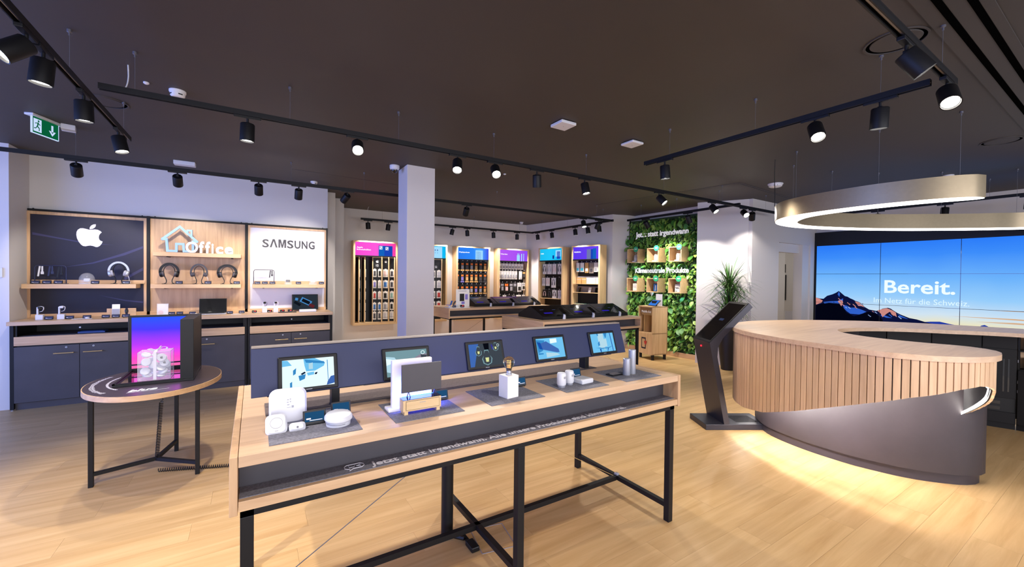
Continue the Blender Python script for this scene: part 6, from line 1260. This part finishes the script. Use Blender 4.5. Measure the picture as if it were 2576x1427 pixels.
# racks 1 and 2: swing wings with phone cases
def wing(T, GM, rz, x, ang, w_, rackname, wname, logo=None, colors=None):
    """narrow upright wing hinged at x on the back, turned by ang; cases sit on it"""
    R = Matrix.Translation((x, .235, 0)) @ Matrix.Rotation(ang, 4, 'Z')    # local x of the wing points outward
    H0, H1 = .05, 1.46; m = MB()
    m.box(0, .02, -.013, .013, H0, H1, .001, R).box(w_-.02, w_, -.013, .013, H0, H1, .001, R).box(0, w_, -.013, .013, H0, H0+.02, .001, R).box(0, w_, -.013, .013, H1-.02, H1, .001, R)
    f = obj('wing_frame', m, 'oak_pale_z', T); obj('wing_board', MB().box(.02, w_-.02, -.004, .004, H0+.02, H1-.02, 0, R), 'black_plastic', f)
    return R
def cases(GM, rz, R, side, w_, rackname, wname, cols, n):
    """five pockets with case boxes on one face of a wing"""
    s = -1 if side < 0 else 1
    for r in range(5):
        z = [1.00, .76, .52, .28, .065+.02][r]+.02
        for c in range(n):
            cx = w_*(c+.5)/n if n > 1 else w_*.5; q = R @ Vector((cx, s*.02, z)); Rr = math.atan2(R[1][0], R[0][0])
            c2 = cols[(r*n+c) % len(cols)]; bw = (w_-.05)/n*.94; key = ('case', round(bw, 3), c2)
            p = [('box', MB().box(-bw/2, bw/2, -.012, .012, 0, .17, .002), 'card'), ('window', MB().box(-bw*.3, bw*.3, -.0135, -.0118, .03, .135), c2), ('hanger', MB().box(-bw*.2, bw*.2, -.003, .003, .17, .185), 'card'), ('pocket_wire', MB().box(-bw/2-.004, bw/2+.004, -.02, -.018, .045, .049).box(-bw/2-.004, bw/2+.004, -.02, -.018, .0, .004), 'black_metal')]
            t = pack(key, p, GM, rz+Rr+(PI if s > 0 else 0), q.x, q.y, q.z+.52, f'{(["left ", "right "][c] if n > 1 else "")}boxed phone case, {ORD[r]} row, {wname} wing, {rackname}', 'boxed phone cases', 'phone case')
CS = ['charcoal', 'dark_print', 'purple_print', 'card_grey', 'red_print', 'pink_print', 'blue_print', 'charcoal', 'grey_print', 'charcoal']
def hinge_at(x, toward, w_):
    return math.atan2(-.225, toward-x)
w1 = .24
R = wing(T1, G1, r1, .09, math.radians(-80), .21, 'pink-signed rack', 'first')
cases(G1, r1, R, 1, .21, 'pink-signed rack', 'leftmost', ['card_grey'], 1)
R = wing(T1, G1, r1, .22, math.radians(-84), .21, 'pink-signed rack', 'second'); cases(G1, r1, R, 1, .21, 'pink-signed rack', 'second from left', ['card_grey', 'pink_print', 'card'], 1)
def flat_wing(T, GM, rz, x0, x1, yf0, yf1, rackname, wname, cols, n, logo=True, txt='15'):
    """wing turned nearly parallel to the wall"""
    ang = math.atan2(yf1-yf0, x1-x0); w_ = math.hypot(x1-x0, yf1-yf0); R = Matrix.Translation((x0, yf0, 0)) @ Matrix.Rotation(ang, 4, 'Z'); H0, H1 = .04, 1.46; m = MB()
    m.box(0, .018, -.02, .013, H0, H1, .001, R).box(w_-.018, w_, -.05, .013, H0, H1, .001, R).box(0, w_, -.013, .013, H0, H0+.02, .001, R).box(0, w_, -.013, .013, H1-.02, H1, .001, R)
    f = obj('wing_frame', m, 'oak_pale_z', T); obj('wing_board', MB().box(.015, w_-.015, -.004, .004, H0+.02, H1-.02, 0, R), 'black_plastic', f)
    if logo:
        obj('emblem', fruit_logo(min(.055, w_*.3), R @ Matrix.Translation((w_*.5, -.0045, 1.36)) @ WALLM), 'white_print', f)
    if txt:
        mb = fit_text(txt, -.025, .025, bold=.01, ext=.0005, h=.05); obj('number', xform(mb, R @ Matrix.Translation((w_*.5, -.0045, 1.25)) @ WALLM), 'white_print', f)
    cases(GM, rz, R, -1, w_, rackname, wname, cols, n)
flat_wing(T1, G1, r1, .40, .60, .06, .02, 'pink-signed rack', 'wide middle', ['charcoal', 'dark_print', 'purple_print', 'card_grey', 'red_print', 'pink_print', 'blue_print', 'blue_print', 'charcoal', 'charcoal'], 2)
flat_wing(T1, G1, r1, .61, .755, .08, .02, 'pink-signed rack', 'second narrow', ['pink_print', 'blue_print', 'dark_print', 'grey_print', 'card_grey'], 1, txt='')
flat_wing(T1, G1, r1, .765, .885, .08, .02, 'pink-signed rack', 'rightmost', ['charcoal', 'charcoal', 'teal_print', 'dark_print', 'card_grey'], 1, False, '')
flat_wing(T2, G2, r2, .52, .79, .06, .02, 'light-blue-signed rack', 'right', ['dark_print', 'card_grey', 'card', 'card_grey', 'charcoal', 'red_print', 'charcoal', 'red_print', 'card_grey', 'red_print'], 2, False, 'S23')
